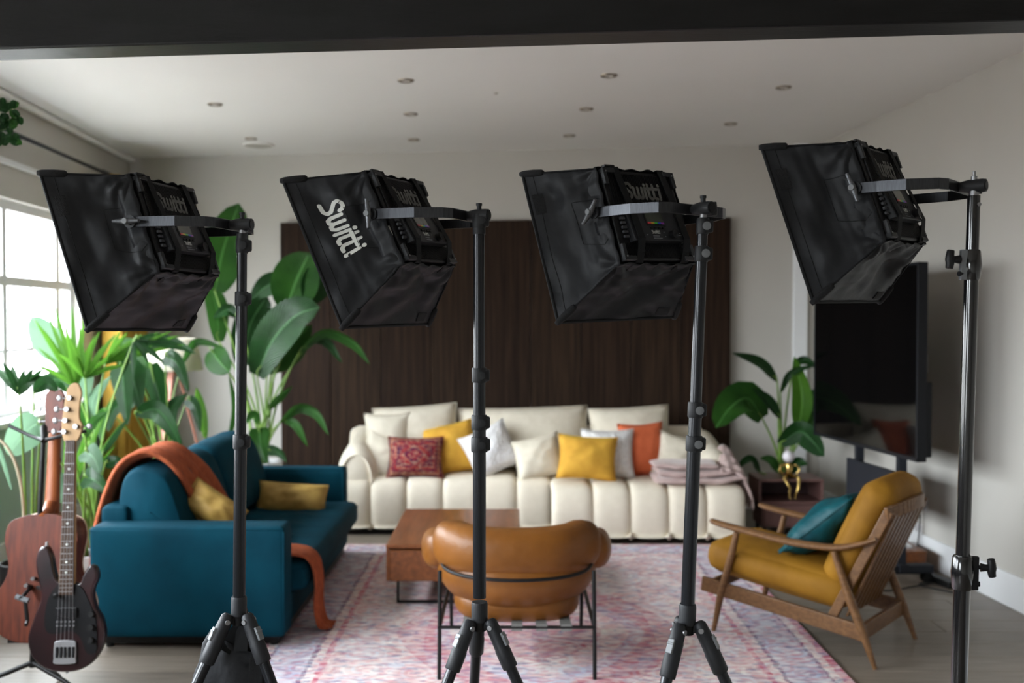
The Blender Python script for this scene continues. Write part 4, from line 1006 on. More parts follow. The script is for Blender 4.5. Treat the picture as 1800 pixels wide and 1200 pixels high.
# seat pad
def seatp(u, v):
    a = 2 * math.pi * u; ph_ = math.pi * (v - .5); cz_, sz_ = math.cos(ph_), math.sin(ph_)
    e = .55; cx_, sx_ = math.cos(a), math.sin(a)
    return V((CX + .30 * math.copysign(abs(cx_) ** e, cx_) * cz_ ** .5, CY - .0 + .34 * math.copysign(abs(sx_) ** e, sx_) * cz_ ** .5 + .02,   .292 + .095 * math.copysign(abs(sz_) ** .8, sz_)))
weld(obj('seat', MB().grid(seatp, 48, 20), 'leather', lc, w=True, smooth=True))
def lt(p, q, r=.0095, nm='frame_rail'): return obj(nm, MB().tube([p, q] if not isinstance(q, list) else [p] + q, r, 10), 'frameblack', lc, w=True, smooth='auto')
NX = .345; yn, yf_ = CY - .42, CY + .06
for s_ in (-1, 1):
    lt(V((CX + s_ * NX, yn + .06, .482)), V((CX + s_ * NX, yn, 0)), nm='leg')
    lt(V((CX + s_ * (NX - .005), CY + .30, .44)), V((CX + s_ * (NX - .01), CY + .32, 0)), nm='leg')
    lt(V((CX + s_ * NX, yn + .02, .238)), V((CX + s_ * NX, CY + .32, .238)))
lt(V((CX - NX, yn + .02, .238)), V((CX + NX, yn + .02, .238)), .008)
lt(V((CX - NX, CY + .32, .238)), V((CX + NX, CY + .32, .238)), .008)
ring = [V((CX - .352 * math.cos(R(a)) if True else 0, CY - .05 - .415 * max(0, math.sin(R(a))) ** .55, .48 - .016 * math.sin(R(a)))) for a in range(0, 181, 6)]
obj('back_ring', MB().tube(ring, .0085, 8), 'frameblack', lc, w=True, smooth=True)
for q in range(5):
    x = CX - .22 + q * .11; obj('webbing_strap', MB().bar((x, yn + .02, .232), (x, CY + .32, .232), .05, .004).bar((x, yn + .018, .222), (x, yn + .018, .252), .05, .008, up=(0, 1, 0)), 'web', lc, w=True)

# ================================================================== OCHRE ARMCHAIR
RN = V((1.67, 4.54, 0)); Fd = V((-.77, .64, 0)).normalized(); Sd = V((.64, .77, 0)).normalized()
ac = thing('wooden_armchair', 'oak armchair with ochre velvet cushions beside the rug edge', 'armchair', RN + Fd * .4 + Sd * .28)
def A(a, s_, z): return RN + Fd * a + Sd * s_ + V((0, 0, z))
WD = .56
def ob2(name, m, mat='oak', **k): return obj(name, m, mat, ac, w=True, **k)
for s_ in (0, WD):
    ob2('leg', MB().tube([A(.83, s_, 0), A(.79, s_, .2), A(.72, s_, .45), A(.70, s_, .535)], [.011, .019, .018, .015], 14), smooth='auto')
    ob2('leg', MB().tube([A(0, s_, 0), A(.06, s_, .16), A(.12, s_, .30), A(.20, s_, .515)], [.011, .021, .022, .015], 14), smooth='auto')
    pth = bez([A(.85, s_, .578), A(.78, s_, .565), A(.6, s_, .545), A(.4, s_, .528), A(.2, s_, .533), A(.08, s_, .565), A(.0, s_ , .60)], 30)
    m = MB(); n = 14; vs = []; k_ = len(pth)
    ob2('armrest', m.tube(pth, [.012] + [.017 + .012 * math.sin(math.pi * min(1, (i + 3) / k_)) for i in range(1, k_)], 14, flat=.62, up=(0, 0, 1)), smooth='auto')
    inn = .035 if s_ == 0 else -.035
    ob2('side_rail', MB().bar(A(.90, s_ + inn * .3, .245), A(.05, s_ + inn * .3, .150), .024, .075), bevel=.005)
    ob2('back_post', MB().bar(A(.22, s_ + inn, .19), A(-.045, s_ + inn, .73), .024, .045, up=tuple(Fd)), bevel=.005)
ob2('front_rail', MB().bar(A(.86, 0, .235), A(.86, WD, .235), .024, .06), bevel=.004)
ob2('rear_rail', MB().bar(A(.07, 0, .150), A(.07, WD, .150), .024, .075), bevel=.004)
pth = bez([A(-.035, .02, .715), A(-.075, WD * .3, .735), A(-.085, WD * .5, .74), A(-.075, WD * .7, .735), A(-.035, WD - .02, .715)], 16)
m = MB()
for a, b in zip(pth[:-1], pth[1:]): m.bar(a, b, .022, .062)
ob2('top_rail', m, bevel=.004)
for q in range(8):
    s_ = .075 + q * (WD - .15) / 7; ob2('slat', MB().bar(A(.16, s_, .20), A(-.062, s_, .71), .036, .012, up=tuple(Fd)), bevel=.003)
rotA = Matrix((Fd, Sd, V((0, 0, 1)))).transposed()
tl = Matrix.Rotation(R(-6), 3, 'Y')
weld(ob2('seat_cushion', rbox(MB(), A(.52, WD / 2, .345), (.76, .50, .165), .065, rot=rotA @ Matrix.Rotation(R(-7), 3, 'Y'), puff=.022), 'yellowvel', smooth=True))
weld(ob2('back_cushion', rbox(MB(), A(.115, WD / 2, .585), (.17, .47, .56), .07, rot=rotA @ Matrix.Rotation(R(-25), 3, 'Y'), puff=.025), 'yellowvel', smooth=True))
# teal cushion
e = bpy.data.objects.new('square_cushion', None); col.objects.link(e)
e.matrix_basis = Matrix.Translation(A(.36, WD * .58, .575)) @ (rotA @ Matrix.Rotation(R(-48), 3, 'Y')).to_4x4() @ Matrix.Rotation(R(90), 4, 'Z') @ Matrix.Rotation(R(10), 4, 'Y')
tag(e, 'teal silk cushion lying against the back of the ochre armchair', 'cushion')
obj('cover', pillow_mesh(.48, .46, .19, seed=21, wr=.03, pinch=.09, fill=.5), 'tealsilk', e, smooth=True)
obj('seam', MB().tube(seam_path(.48, .46, .09), .0035, 5, caps=False), 'tealsilk', e, smooth=True)

# ================================================================== TELEVISION on its trolley
tv = thing('television', 'big black flat television on a wheeled stand by the right wall', 'television', (2.3, 6.2, 0))
a = V((.4085 * 5.6, 5.6, 0)); b = V((.304 * 6.95, 6.95, 0)); tz0, tz1 = .80, 1.93
dn_ = (b - a).normalized(); nr = V((dn_.y, -dn_.x, 0))    # towards the wall
if nr.x < 0: nr = -nr
def tvbox(s0, s1, z0, z1, n0, n1):
    ps = [a + dn_ * s0 + nr * n0, a + dn_ * s1 + nr * n0, a + dn_ * s1 + nr * n1, a + dn_ * s0 + nr * n1]
    return MB().hexa([V((p.x, p.y, z0)) for p in ps] + [V((p.x, p.y, z1)) for p in ps])
Lt = (b - a).length
obj('casing', tvbox(0, Lt, tz0, tz1, .004, .055), 'tvblack', tv, w=True, bevel=.004)
obj('rear_housing', tvbox(.02, Lt - .2, tz0 + .02, tz0 + .45, .05, .10), 'tvblack', tv, w=True, bevel=.01)
for args in ((0, Lt, tz0, tz0 + .022), (0, Lt, tz1 - .016, tz1), (0, .016, tz0, tz1), (Lt - .016, Lt, tz0, tz1)):
    obj('bezel', tvbox(*args, -.004, .01), 'tvblack', tv, w=True, bevel=.001)
obj('screen', tvbox(.015, Lt - .015, tz0 + .02, tz1 - .015, 0, .006), 'tvscreen', tv, w=True)
mid = a + dn_ * (Lt * .52) + nr * .13
for s_ in (-.27, .27):
    c0 = a + dn_ * (Lt * .5 + s_) + nr * .13
    obj('post', MB().box((c0.x, c0.y, .78), (.05, .075, 1.42), Matrix.Rotation(R(-9), 3, 'Z')), 'tvstand', tv, w=True, bevel=.004)
    obj('base_bar', MB().bar(c0 - nr * .36 + V((0, 0, .09)), c0 + nr * .20 + V((0, 0, .09)), .075, .05), 'tvstand', tv, w=True, bevel=.006)
    for q in (-.33, .17):
        cc = c0 + nr * q; m = MB()
        for w_ in (-.016, .016): m.cyl(cc + dn_ * (w_ - .008) + V((0, 0, .033)), cc + dn_ * (w_ + .008) + V((0, 0, .033)), .032, 16)
        m.cyl(cc + V((0, 0, .033)), cc + V((0, 0, .07)), .010, 8); obj('castor', m, 'frameblack', tv, w=True, smooth='auto')
obj('cross_bar', MB().bar(a + dn_ * (Lt * .5 - .32) + nr * .13 + V((0, 0, .10)), a + dn_ * (Lt * .5 + .32) + nr * .13 + V((0, 0, .10)), .06, .05), 'tvstand', tv, w=True, bevel=.004)
obj('shelf', MB().bar(a + dn_ * (Lt * .5 - .30) + nr * .07 + V((0, 0, .56)), a + dn_ * (Lt * .5 + .30) + nr * .07 + V((0, 0, .56)), .03, .26), 'tvstand', tv, w=True, bevel=.004)
obj('mount_plate', tvbox(Lt * .5 - .32, Lt * .5 + .32, 1.2, 1.5, .05, .11), 'tvstand', tv, w=True)
# wooden box behind the trolley
bx0 = thing('wooden_crate', 'low brown wooden crate on the floor behind the television trolley', 'crate', (2.55, 6.35, 0))
lb('crate_body', (2.51, 6.42, .075), (.20, .36, .11), 'walnut', bx0); lb('crate_lid', (2.51, 6.42, .138), (.21, .37, .016), 'walnut', bx0); lb('crate_foot', (2.51, 6.42, .010), (.16, .30, .02), 'frameblack', bx0, .002)
lb('media_player', (2.50, 6.38, .156), (.10, .14, .02), 'white', bx0)
# sockets, switch, plugs and cables on the walls
def wallplate(px, py, Y, lab, on_back=False, w_=.09, h_=.09, plug=False):
    p = P(px, py, Y); z = p.z
    if on_back: x = p.x; c = V((x, by(x) - .006, z)); n_ = -bo; d_ = V((1, -.09, 0)).normalized()
    else: yy = Y; c = V((rx(yy) - .006, yy, z)); n_ = lo; d_ = V((-.074, 1, 0)).normalized()
    t = thing('wall_socket' if plug or h_ < .1 else 'wall_plate', lab, 'socket' if plug else 'wall plate', c)
    obj('faceplate', MB().bar(c - d_ * w_ / 2, c + d_ * w_ / 2, .010, h_), 'socket', t, w=True, bevel=.003)
    for q in (-.25, .25): obj('switch_rocker', MB().bar(c + d_ * (q * w_ - .008) + n_ * .006, c + d_ * (q * w_ + .008) + n_ * .006, .006, .022), 'white', t, w=True)
    return c, n_, d_
def yr(px):   # depth where the right wall meets image column px
    k_ = (px - 900) / F; return (2.80 + .074 * 5.44) / (k_ + .074)
def plug(c, n_, lab, path):
    t = thing('power_plug', lab, 'plug', c)
    pp = c + n_ * .022
    obj('plug_body', MB().tube([pp + V((0, 0, .028)), pp + V((0, 0, .02)), pp, pp - V((0, 0, .03)), pp - V((0, 0, .045))], [.012, .022, .024, .018, .008], 12, flat=.8), 'frameblack', t, w=True, smooth=True)
    obj('cable', MB().tube(bez([pp - V((0, 0, .04))] + path, 30), .0045, 6), 'frameblack', t, w=True, smooth=True)
c, n_, d_ = wallplate(1478, 822, 8.33, 'double wall socket on the back wall between the side table and television', True)
plug(c, n_, 'black plug in the back wall socket beside the side table', [c + n_ * .03 + V((0, 0, -.2)), c + n_ * .05 + V((.02, 0, -.42)), V((2.45, 7.6, .012)), V((2.40, 7.2, .012))])
yy = yr(1629); c, n_, d_ = wallplate(1629, 886, yy, 'wall socket with a black plug low on the right wall', False)
plug(c, n_, 'black plug in the right wall socket, its lead falling to the floor', [c + n_ * .04 + V((0, 0, -.25)), c + n_ * .06 + V((0, .06, -.48)), V((2.58, 6.3, .012)), V((2.35, 6.4, .012))])
yy = yr(1618); wallplate(1618, 932, yy, 'blank white plate low on the right wall near the skirting', False, .13, .10)
yy = yr(1608); wallplate(1608, 868, yy, 'pale blank plate on the right wall behind the television post', False, .12, .12)
yy = yr(1628); wallplate(1628, 638, yy, 'white light switch plate on the right wall beside the television', False, .08, .12)
tag(obj('loose_cable', MB().tube(bez([(2.60, 5.75, .012), (2.45, 5.95, .012), (2.62, 6.05, .012), (2.40, 5.90, .015), (2.15, 5.85, .010), (2.0, 6.3, .010), (2.3, 6.7, .010)], 48), .005, 6), 'frameblack', smooth=True), 'black cables lying on the floor by the television trolley castor', 'cable')
tag(obj('power_strip', MB().box((2.60, 6.02, .022), (.06, .26, .04), Matrix.Rotation(R(12), 3, 'Z')), 'frameblack', bevel=.005), 'black power strip on the floor against the right skirting board', 'power strip')

# ================================================================== SIDE TABLE with figure lamp
sc = thing('side_cabinet', 'small plum coloured cabinet with an open shelf in the back right corner', 'cabinet', (2.08, 7.48, 0))
x0, x1 = kx(1334, 7.35), kx(1448, 7.35); yb0, yb1 = 7.32, 7.66; xm = (x0 + x1) / 2; ym = (yb0 + yb1) / 2
zt, zs, zb_ = CZ - (843 - 560) / F * 7.33, CZ - (884 - 560) / F * 7.33, CZ - (932 - 560) / F * 7.33
lb('top_panel', (xm, ym, zt - .009), (x1 - x0, yb1 - yb0, .018), 'plum', sc)
lb('shelf_floor', (xm, ym, zs), (x1 - x0, yb1 - yb0, .018), 'plum', sc)
for x in (x0 + .009, x1 - .009): lb('side_panel', (x, ym, (zt + zs) / 2), (.018, yb1 - yb0 - .002, zt - zs - .018), 'plum', sc)
lb('back_panel', (xm, yb1 - .008, (zt + zs) / 2), (x1 - x0 - .036, .012, zt - zs - .018), 'plumin', sc)
lb('lower_body', (xm, ym, (zs + .06) / 2 - .0), (x1 - x0 - .06, yb1 - yb0 - .04, zs - .06 - .012), 'plum', sc)
d_ = lb('drawer', (xm, yb0 + .015, (zs + .06) / 2), (x1 - x0 - .09, .018, zs - .11), 'plum', sc)
for x in (x0 + .06, x1 - .06):
    for y in (yb0 + .06, yb1 - .06): obj('foot', MB().cyl((x, y, 0), (x, y, .062), .014, 10), 'frameblack', sc, w=True)
# seated gold figure holding up a globe
fg = thing('figure_lamp', 'gold seated figure lamp with a white globe head on the plum cabinet', 'lamp', (kx(1393, 7.32), 7.36, zt))
xc = kx(1393, 7.30); yc = 7.37
def gt(pts, r, nm='limb'):
    r = [x * 1.3 for x in r]; return obj(nm, MB().tube(pts, r, 8), 'gold', fg, w=True, smooth=True)
zz = zt
gt([(xc, yc, zz + .012), (xc, yc, zz + .055), (xc, yc - .005, zz + .105), (xc, yc - .01, zz + .125)], [.022, .020, .026, .010], 'torso')
for s_ in (-1, 1):
    gt([(xc + s_ * .010, yc, zz + .014), (xc + s_ * .045, yc - .05, zz + .020), (xc + s_ * .055, yc - .075, zz + .014), (xc + s_ * (.028 if s_ > 0 else .015) + (.02 if s_ > 0 else -.0), yc - .078, zz - .06), (xc + s_ * .02, yc - .085, zz - .125), (xc + s_ * .02, yc - .115, zz - .130)], [.011, .010, .010, .008, .006, .005], 'leg')
    gt([(xc + s_ * .022, yc, zz + .108), (xc + s_ * .065, yc - .01, zz + .095), (xc + s_ * .075, yc - .01, zz + .06), (xc + s_ * .045, yc - .025, zz + .03)], [.007, .007, .006, .004], 'arm')
    obj('joint', MB().sphere((xc + s_ * .055, yc - .075, zz + .016), .011, 10, 6).sphere((xc + s_ * .068, yc - .01, zz + .095), .009, 10, 6), 'gold', fg, w=True, smooth=True)
obj('globe', MB().sphere((xc - .006, yc - .01, zz + .165), .044, 20, 14), 'globe', fg, w=True, smooth=True)

# ================================================================== FLOOR LAMP (left)
fl_ = thing('tripod_floor_lamp', 'floor lamp with a cream shade on pink copper tripod legs behind the teal sofa', 'lamp', (-2.60, 7.6, 0))
top_ = P(305, 648, 7.6); sz = P(305, 590, 7.6).z - .02
obj('lamp_shade', MB().tube([top_ + V((0, 0, -.01)), V((top_.x, top_.y, sz))], [.215, .17], 32, caps=False), 'shade', fl_, w=True, smooth='auto', solid=.004)
for az in (-100, 20, 140):
    rd = V((math.cos(R(az)), math.sin(R(az)), 0)); obj('leg', MB().bar(top_ + rd * .03 + V((0, 0, -.02)), V((top_.x, top_.y, .001)) + rd * .33, .045, .022, up=tuple(rd)), 'copper', fl_, w=True, bevel=.004)
obj('hub', MB().cyl(top_ + V((0, 0, -.05)), top_ + V((0, 0, .06)), .03, 16), 'copper', fl_, w=True, smooth='auto')
obj('bulb', MB().sphere(top_ + V((0, 0, .10)), .045, 16, 10), 'globe', fl_, w=True, smooth=True)

# ================================================================== PLANTS
CAMP = V((0, 0, CZ))
def blade(pts, width, fold=.25, roll=0, prof='lance', nseg=14, wave=.02, nh=None, seed=0):
    """leaf surface along a midrib; width in metres"""
    mid = bez(pts, nseg); k = len(mid); m = MB(); vs = []; uvs = []; X = None
    c0 = mid[k // 2]; N0 = (CAMP - c0).normalized() if nh is None else V(nh).normalized()
    cols = 6
    for i, p in enumerate(mid):
        t_ = (mid[min(i + 1, k - 1)] - mid[max(i - 1, 0)]).normalized()
        s_ = i / (k - 1)
        if prof == 'lance': wv = math.sin(math.pi * min(1, s_ * .97 + .03)) ** .75 * (1 - .25 * s_)
        elif prof == 'oval': wv = (math.sin(math.pi * min(1, s_ * .94 + .06)) ** .55)
        elif prof == 'heart': wv = (max(0, 1 - s_) ** .62) * min(1, .62 + s_ * 2.2) * 1.05 if s_ < 1 else 0
        else: wv = (1 - s_ ** 2) * min(1, .35 + s_ * 2.5)
        N1 = (N0 - t_ * N0.dot(t_)); N1 = N1.normalized() if N1.length > .05 else V((0, 0, 1))
        N1 = Matrix.Rotation(R(roll), 3, t_) @ N1; S_ = t_.cross(N1).normalized()
        for j in range(cols + 1):
            u = 2 * j / cols - 1; h = width / 2 * wv
            lift = fold * abs(u) * h + wave * width * nz((s_ * 5, u * 1.5, seed), 1.6) * abs(u)
            vs.append(p + S_ * u * h + N1 * lift); uvs.append((u, s_))
    fs = [(i * (cols + 1) + j, (i + 1) * (cols + 1) + j, (i + 1) * (cols + 1) + j + 1, i * (cols + 1) + j + 1) for i in range(k - 1) for j in range(cols)]
    return m.add(vs, fs, uvs)
def plant(name, lab, pot, potr, poth, potmat, leaves, stemmat='stem', smat_r=.006, ribbed=False):
    """leaves: (list of px points base..tip, depth (or depth pair), width px, material, profile, roll, stem?)"""
    pot = V(pot); t = thing(name, lab, 'plant', pot)
    nn = 32 if not ribbed else 48
    pr = [(potr * .78, 0), (potr * .82, .01), (potr * .95, poth * .6), (potr, poth), (potr * .9, poth), (potr * .88, poth - .04)]
    mm = MB().lathe(pr, pot, n=nn)
    if ribbed:
        for i_, v_ in enumerate(mm.v):
            if (i_ % nn) % 2: d_ = V((v_.x - pot.x, v_.y - pot.y, 0)); mm.v[i_] = v_ - d_ * .04
    obj('pot', mm, potmat, t, w=True, smooth='auto')
    obj('soil', MB().lathe([(.001, poth - .045), (potr * .87, poth - .045), (potr * .87, poth - .03), (.001, poth - .02)], pot, n=20), 'soil', t, w=True)
    ctr = pot + V((0, 0, poth - .03))
    for q, lf in enumerate(leaves):
        pxs, Yd, wpx, mt, prof, roll = lf[:6]; stem = lf[6] if len(lf) > 6 else True
        Ys = Yd if isinstance(Yd, (list, tuple)) else (Yd, Yd)
        pts = [P(px, py, Ys[0] + (Ys[1] - Ys[0]) * i / (len(pxs) - 1)) for i, (px, py) in enumerate(pxs)]
        if len(pts) == 2:
            mm_ = pts[0].lerp(pts[1], .5) + V((0, -.03, .03)) * ((pts[1] - pts[0]).length / .4); pts = [pts[0], mm_, pts[1]]
        wm = wpx * Ys[0] / F
        obj('leaf', blade(pts, wm, roll=roll, prof=prof, seed=q + 3, fold=.35 if prof in ('lance',) else .2), mt, t, w=True, smooth=True)
        if stem:
            b = pts[0]; o_ = V((random.uniform(-.4, .4) * potr, random.uniform(-.4, .4) * potr, 0)); s0 = ctr + o_
            mid_ = s0.lerp(b, .55); mid_ += V((s0.x - mid_.x, s0.y - mid_.y, 0)) * .35
            obj('stem', MB().tube(bez([s0, mid_, b, b.lerp(pts[1], .3)], 15), [smat_r * (1.5 - i_ / 15) for i_ in range(16)][:16], 7), stemmat, t, w=True, smooth=True)
    return t
_bt = MB.tube
def tube_safe(s, path, r, n=10, flat=1.0, caps=True, up=None):
    if isinstance(r, (list, tuple)) and len(r) != len(path):
        k = len(path); r = [r[min(len(r) - 1, int(i * len(r) / k))] for i in range(k)]
    return _bt(s, path, r, n, flat, caps, up)
MB.tube = tube_safe
# large strelitzia behind the teal sofa
plant('bird_of_paradise', 'tall broad leaved plant in a white ribbed pot behind the teal sofa', (kx(458, 7.6), 7.6, 0), .16, .52, 'potwhite', [
    ([(378, 512), (392, 440), (420, 357)], (7.5, 7.4), 78, 'leaf', 'oval', 8),
    ([(385, 600), (380, 540), (368, 500)], (7.5, 7.6), 40, 'leaf', 'oval', 20),
    ([(503, 542), (522, 490), (545, 444)], (7.5, 7.4), 84, 'leaf', 'oval', -10),
    ([(545, 530), (560, 490), (590, 470)], (7.5, 7.5), 60, 'leafdark', 'oval', 20),
    ([(510, 500), (475, 500), (438, 528)], (7.6, 7.7), 46, 'leafdark', 'lance', 10),
    ([(452, 660), (478, 600), (520, 555), (562, 540)], (7.4, 7.2), 74, 'leafdark', 'oval', -22),
    ([(470, 655), (505, 610), (548, 570)], (7.6, 7.4), 70, 'leaf', 'lance', 30),
    ([(525, 620), (570, 583), (622, 603), (650, 640)], (7.4, 7.3), 30, 'leaf', 'lance', 50),
    ([(545, 598), (575, 600), (602, 638)], (7.5, 7.4), 24, 'leafdark', 'lance', 40),
    ([(470, 720), (490, 700), (514, 678)], 7.5, 16, 'leaf', 'lance', 20),
    ([(492, 742), (525, 716), (558, 727), (578, 765)], (7.5, 7.3), 28, 'leaf', 'lance', 45),
    ([(496, 738), (520, 745), (541, 785)], (7.5, 7.4), 20, 'leaf', 'lance', 30),
    ([(455, 752), (458, 780), (468, 815)], (7.4, 7.3), 40, 'leaf', 'heart', 0),
    ([(470, 790), (490, 796), (504, 812)], (7.4, 7.3), 22, 'leafdark', 'heart', 0),
    ([(372, 615), (385, 635), (404, 655)], (7.3, 7.2), 46, 'leaf', 'oval', 10),
    ([(455, 745), (445, 730), (432, 745)], (7.4, 7.3), 20, 'leaf', 'lance', 30),
    ([(362, 770), (352, 720), (345, 680)], (7.3, 7.3), 22, 'leafbright', 'lance', 10),
    ([(420, 560), (400, 545), (375, 560)], 7.5, 26, 'leafdark', 'lance', 20),
    ([(425, 640), (440, 570), (470, 520)], (7.7, 7.7), 60, 'leafdark', 'oval', 12),
    ([(400, 780), (412, 720), (402, 655)], (7.3, 7.3), 12, 'leaf', 'lance', 10)], smat_r=.007, ribbed=True)
# philodendron
plant('leafy_floor_plant', 'bushy plant with large dark drooping leaves between the curtain and floor lamp', (-2.43, 6.95, 0), .15, .34, 'potdark', [
    ([(228, 628), (236, 670), (248, 722)], (6.7, 6.6), 56, 'leafdark', 'heart', 0),
    ([(214, 640), (218, 690), (224, 748)], (6.6, 6.5), 46, 'leafdark', 'heart', 14),
    ([(238, 728), (280, 722), (322, 788)], (6.5, 6.4), 44, 'leafdark', 'lance', 25),
    ([(290, 625), (312, 640), (332, 690)], (6.8, 6.7), 36, 'leafdark', 'heart', 0),
    ([(262, 612), (300, 598), (345, 622)], (6.9, 6.8), 26, 'leafdark', 'lance', 30),
    ([(320, 640), (345, 600), (398, 612)], (7.0, 6.9), 18, 'leaf', 'lance', 30),
    ([(200, 600), (240, 610), (262, 650)], (6.7, 6.6), 30, 'leaf', 'lance', 20),
    ([(330, 700), (345, 720), (352, 760)], (7.0, 6.9), 26, 'leafdark', 'heart', 0),
    ([(262, 640), (280, 700), (270, 740)], (6.9, 6.9), 44, 'leafdark', 'heart', 0),
    ([(300, 760), (300, 720), (330, 690)], (6.9, 6.9), 30, 'leafdark', 'lance', 0),
    ([(235, 700), (200, 720), (190, 760)], (6.7, 6.6), 34, 'leafdark', 'heart', 0),
    ([(190, 720), (178, 745), (180, 780)], (6.7, 6.6), 28, 'leaf', 'heart', 0)])
# kentia / lady palm with long blades
def fan(cx, cy, Y, tips, w_, mt, jit=.15):
    return [([(cx, cy), ((cx * .5 + tx * .5), (cy * .5 + ty * .5) - 4), (tx, ty)], (Y, Y + random.uniform(-jit, jit)), w_, mt, 'lance', random.uniform(-35, 35), q == 0) for q, (tx, ty) in enumerate(tips)]
plant('broad_palm', 'bright green palm with long pleated blades in front of the left window', (-2.62, 6.25, 0), .15, .32, 'terracotta',
    fan(134, 682, 6.2, [(96, 536), (127, 536), (148, 556), (78, 580), (66, 610), (176, 580), (112, 560), (160, 600), (60, 560), (84, 552), (104, 600), (140, 590), (60, 640)], 11, 'leafbright') +
    fan(150, 665, 6.1, [(140, 570), (165, 590), (190, 600), (205, 585), (120, 590), (100, 620), (182, 640), (215, 612), (226, 640), (128, 620)], 10, 'leafbright') +
    fan(185, 640, 6.2, [(225, 583), (252, 586), (282, 582), (305, 580), (240, 600), (270, 598), (300, 594), (212, 580), (318, 588), (330, 604), (262, 616)], 10, 'leafbright') +
    fan(235, 600, 6.1, [(300, 590), (322, 605), (340, 618), (262, 640), (215, 660), (290, 640), (235, 665)], 13, 'leafdark') +
    fan(110, 905, 5.9, [(200, 690), (150, 760), (205, 780), (172, 720), (120, 700), (215, 740)], 10, 'leafbright') +
    [([(110, 632), (85, 600), (56, 556)], (6.4, 6.4), 52, 'leafpale', 'oval', 0),
     ([(120, 690), (105, 668), (55, 668)], (6.3, 6.3), 32, 'leafdark', 'lance', 10),
     ([(160, 740), (165, 700), (195, 660)], (6.3, 6.3), 24, 'leafpale', 'lance', 0),
     ([(150, 700), (150, 660), (145, 620)], (6.3, 6.3), 30, 'leafpale', 'lance', 0),
     ([(170, 760), (150, 730), (150, 700)], (6.3, 6.3), 26, 'leaf', 'lance', 0)])
plant('fan_palm', 'small fan palm with one thin stalk at the left edge, behind the guitars', (-2.63, 5.35, 0), .13, .30, 'potdark',
    fan(34, 694, 5.2, [(-12, 640), (4, 636), (20, 640), (44, 648), (60, 646), (78, 646), (74, 658), (62, 670), (-6, 655), (8, 665)], 13, 'leafdark') +
    [([(72, 742), (50, 755), (14, 800)], (5.3, 5.3), 60, 'leafpale', 'oval', 0, True),
     ([(60, 690), (80, 672), (104, 690)], (5.4, 5.4), 30, 'leafdark', 'lance', 10, True),
     ([(20, 860), (2, 800), (-12, 770)], (5.2, 5.2), 8, 'leafpale', 'lance', 0, False)], smat_r=.006)
tag(obj('dry_cane', MB().tube(bez([P(42, 905, 5.2) * 1 + V((0, 0, -.45)), P(42, 905, 5.2), P(32, 830, 5.2), P(12, 785, 5.2), P(-14, 765, 5.2)], 24), [.008] * 25, 8), 'cane', smooth=True), 'pale dry curved cane rising at the left edge of the picture', 'cane')
plant('heart_leaf_plant', 'low plant with heart shaped grey green leaves behind the guitar necks', (-2.42, 5.72, 0), .12, .26, 'potwhite', [
    ([(150, 792), (165, 805), (176, 832)], (5.6, 5.55), 44, 'leafpale', 'heart', 0),
    ([(148, 838), (168, 845), (190, 868)], (5.6, 5.5), 44, 'leafdark', 'heart', 0),
    ([(118, 835), (112, 850), (106, 884)], (5.6, 5.5), 34, 'leafpale', 'heart', 0),
    ([(150, 770), (165, 740), (192, 722)], (5.7, 5.7), 18, 'leaf', 'lance', 0),
    ([(180, 800), (200, 770), (228, 730)], (5.7, 5.7), 12, 'leafdark', 'lance', 0),
    ([(130, 800), (120, 760), (112, 730)], (5.7, 5.7), 22, 'leafbright', 'lance', 0),
    ([(185, 815), (205, 810), (214, 830)], (5.7, 5.7), 24, 'leafdark', 'heart', 0),
    ([(100, 800), (92, 815), (96, 850)], (5.6, 5.6), 28, 'leafdark', 'heart', 0)])
# right strelitzia
plant('bird_of_paradise', 'green broad leaved plant in the back right corner beside the television', (kx(1376, 7.82), 7.80, 0), .10, .30, 'potdark', [
    ([(1366, 670), (1335, 640), (1286, 620)], (7.6, 7.5), 30, 'leafdark', 'lance', 45),
    ([(1340, 735), (1315, 700), (1285, 715), (1258, 752)], (7.6, 7.3), 62, 'leaf', 'oval', 20),
    ([(1372, 735), (1350, 705), (1323, 683)], (7.6, 7.5), 24, 'leafdark', 'lance', 30),
    ([(1402, 760), (1410, 700), (1396, 625)], (7.5, 7.5), 40, 'leafbright', 'lance', 0),
    ([(1372, 690), (1390, 655), (1436, 640)], (7.6, 7.4), 16, 'leafdark', 'lance', 30),
    ([(1372, 780), (1405, 758), (1428, 775), (1449, 802)], (7.4, 7.1), 44, 'leafdark', 'oval', 25),
    ([(1395, 640), (1415, 632), (1440, 648)], (7.6, 7.5), 18, 'leafdark', 'lance', 20),
    ([(1412, 740), (1425, 700), (1445, 690)], (7.6, 7.5), 30, 'leaf', 'lance', 0),
    ([(1336, 830), (1318, 808), (1292, 828)], (7.5, 7.3), 20, 'leafdark', 'lance', 40),
    ([(1410, 770), (1430, 740), (1440, 720)], (7.6, 7.5), 40, 'leaf', 'oval', 20),
    ([(1370, 830), (1355, 810), (1336, 805)], (7.4, 7.3), 20, 'leaf', 'lance', 20),
    ([(1385, 835), (1402, 812), (1420, 815)], (7.4, 7.3), 24, 'leafdark', 'lance', 20)], smat_r=.0075)
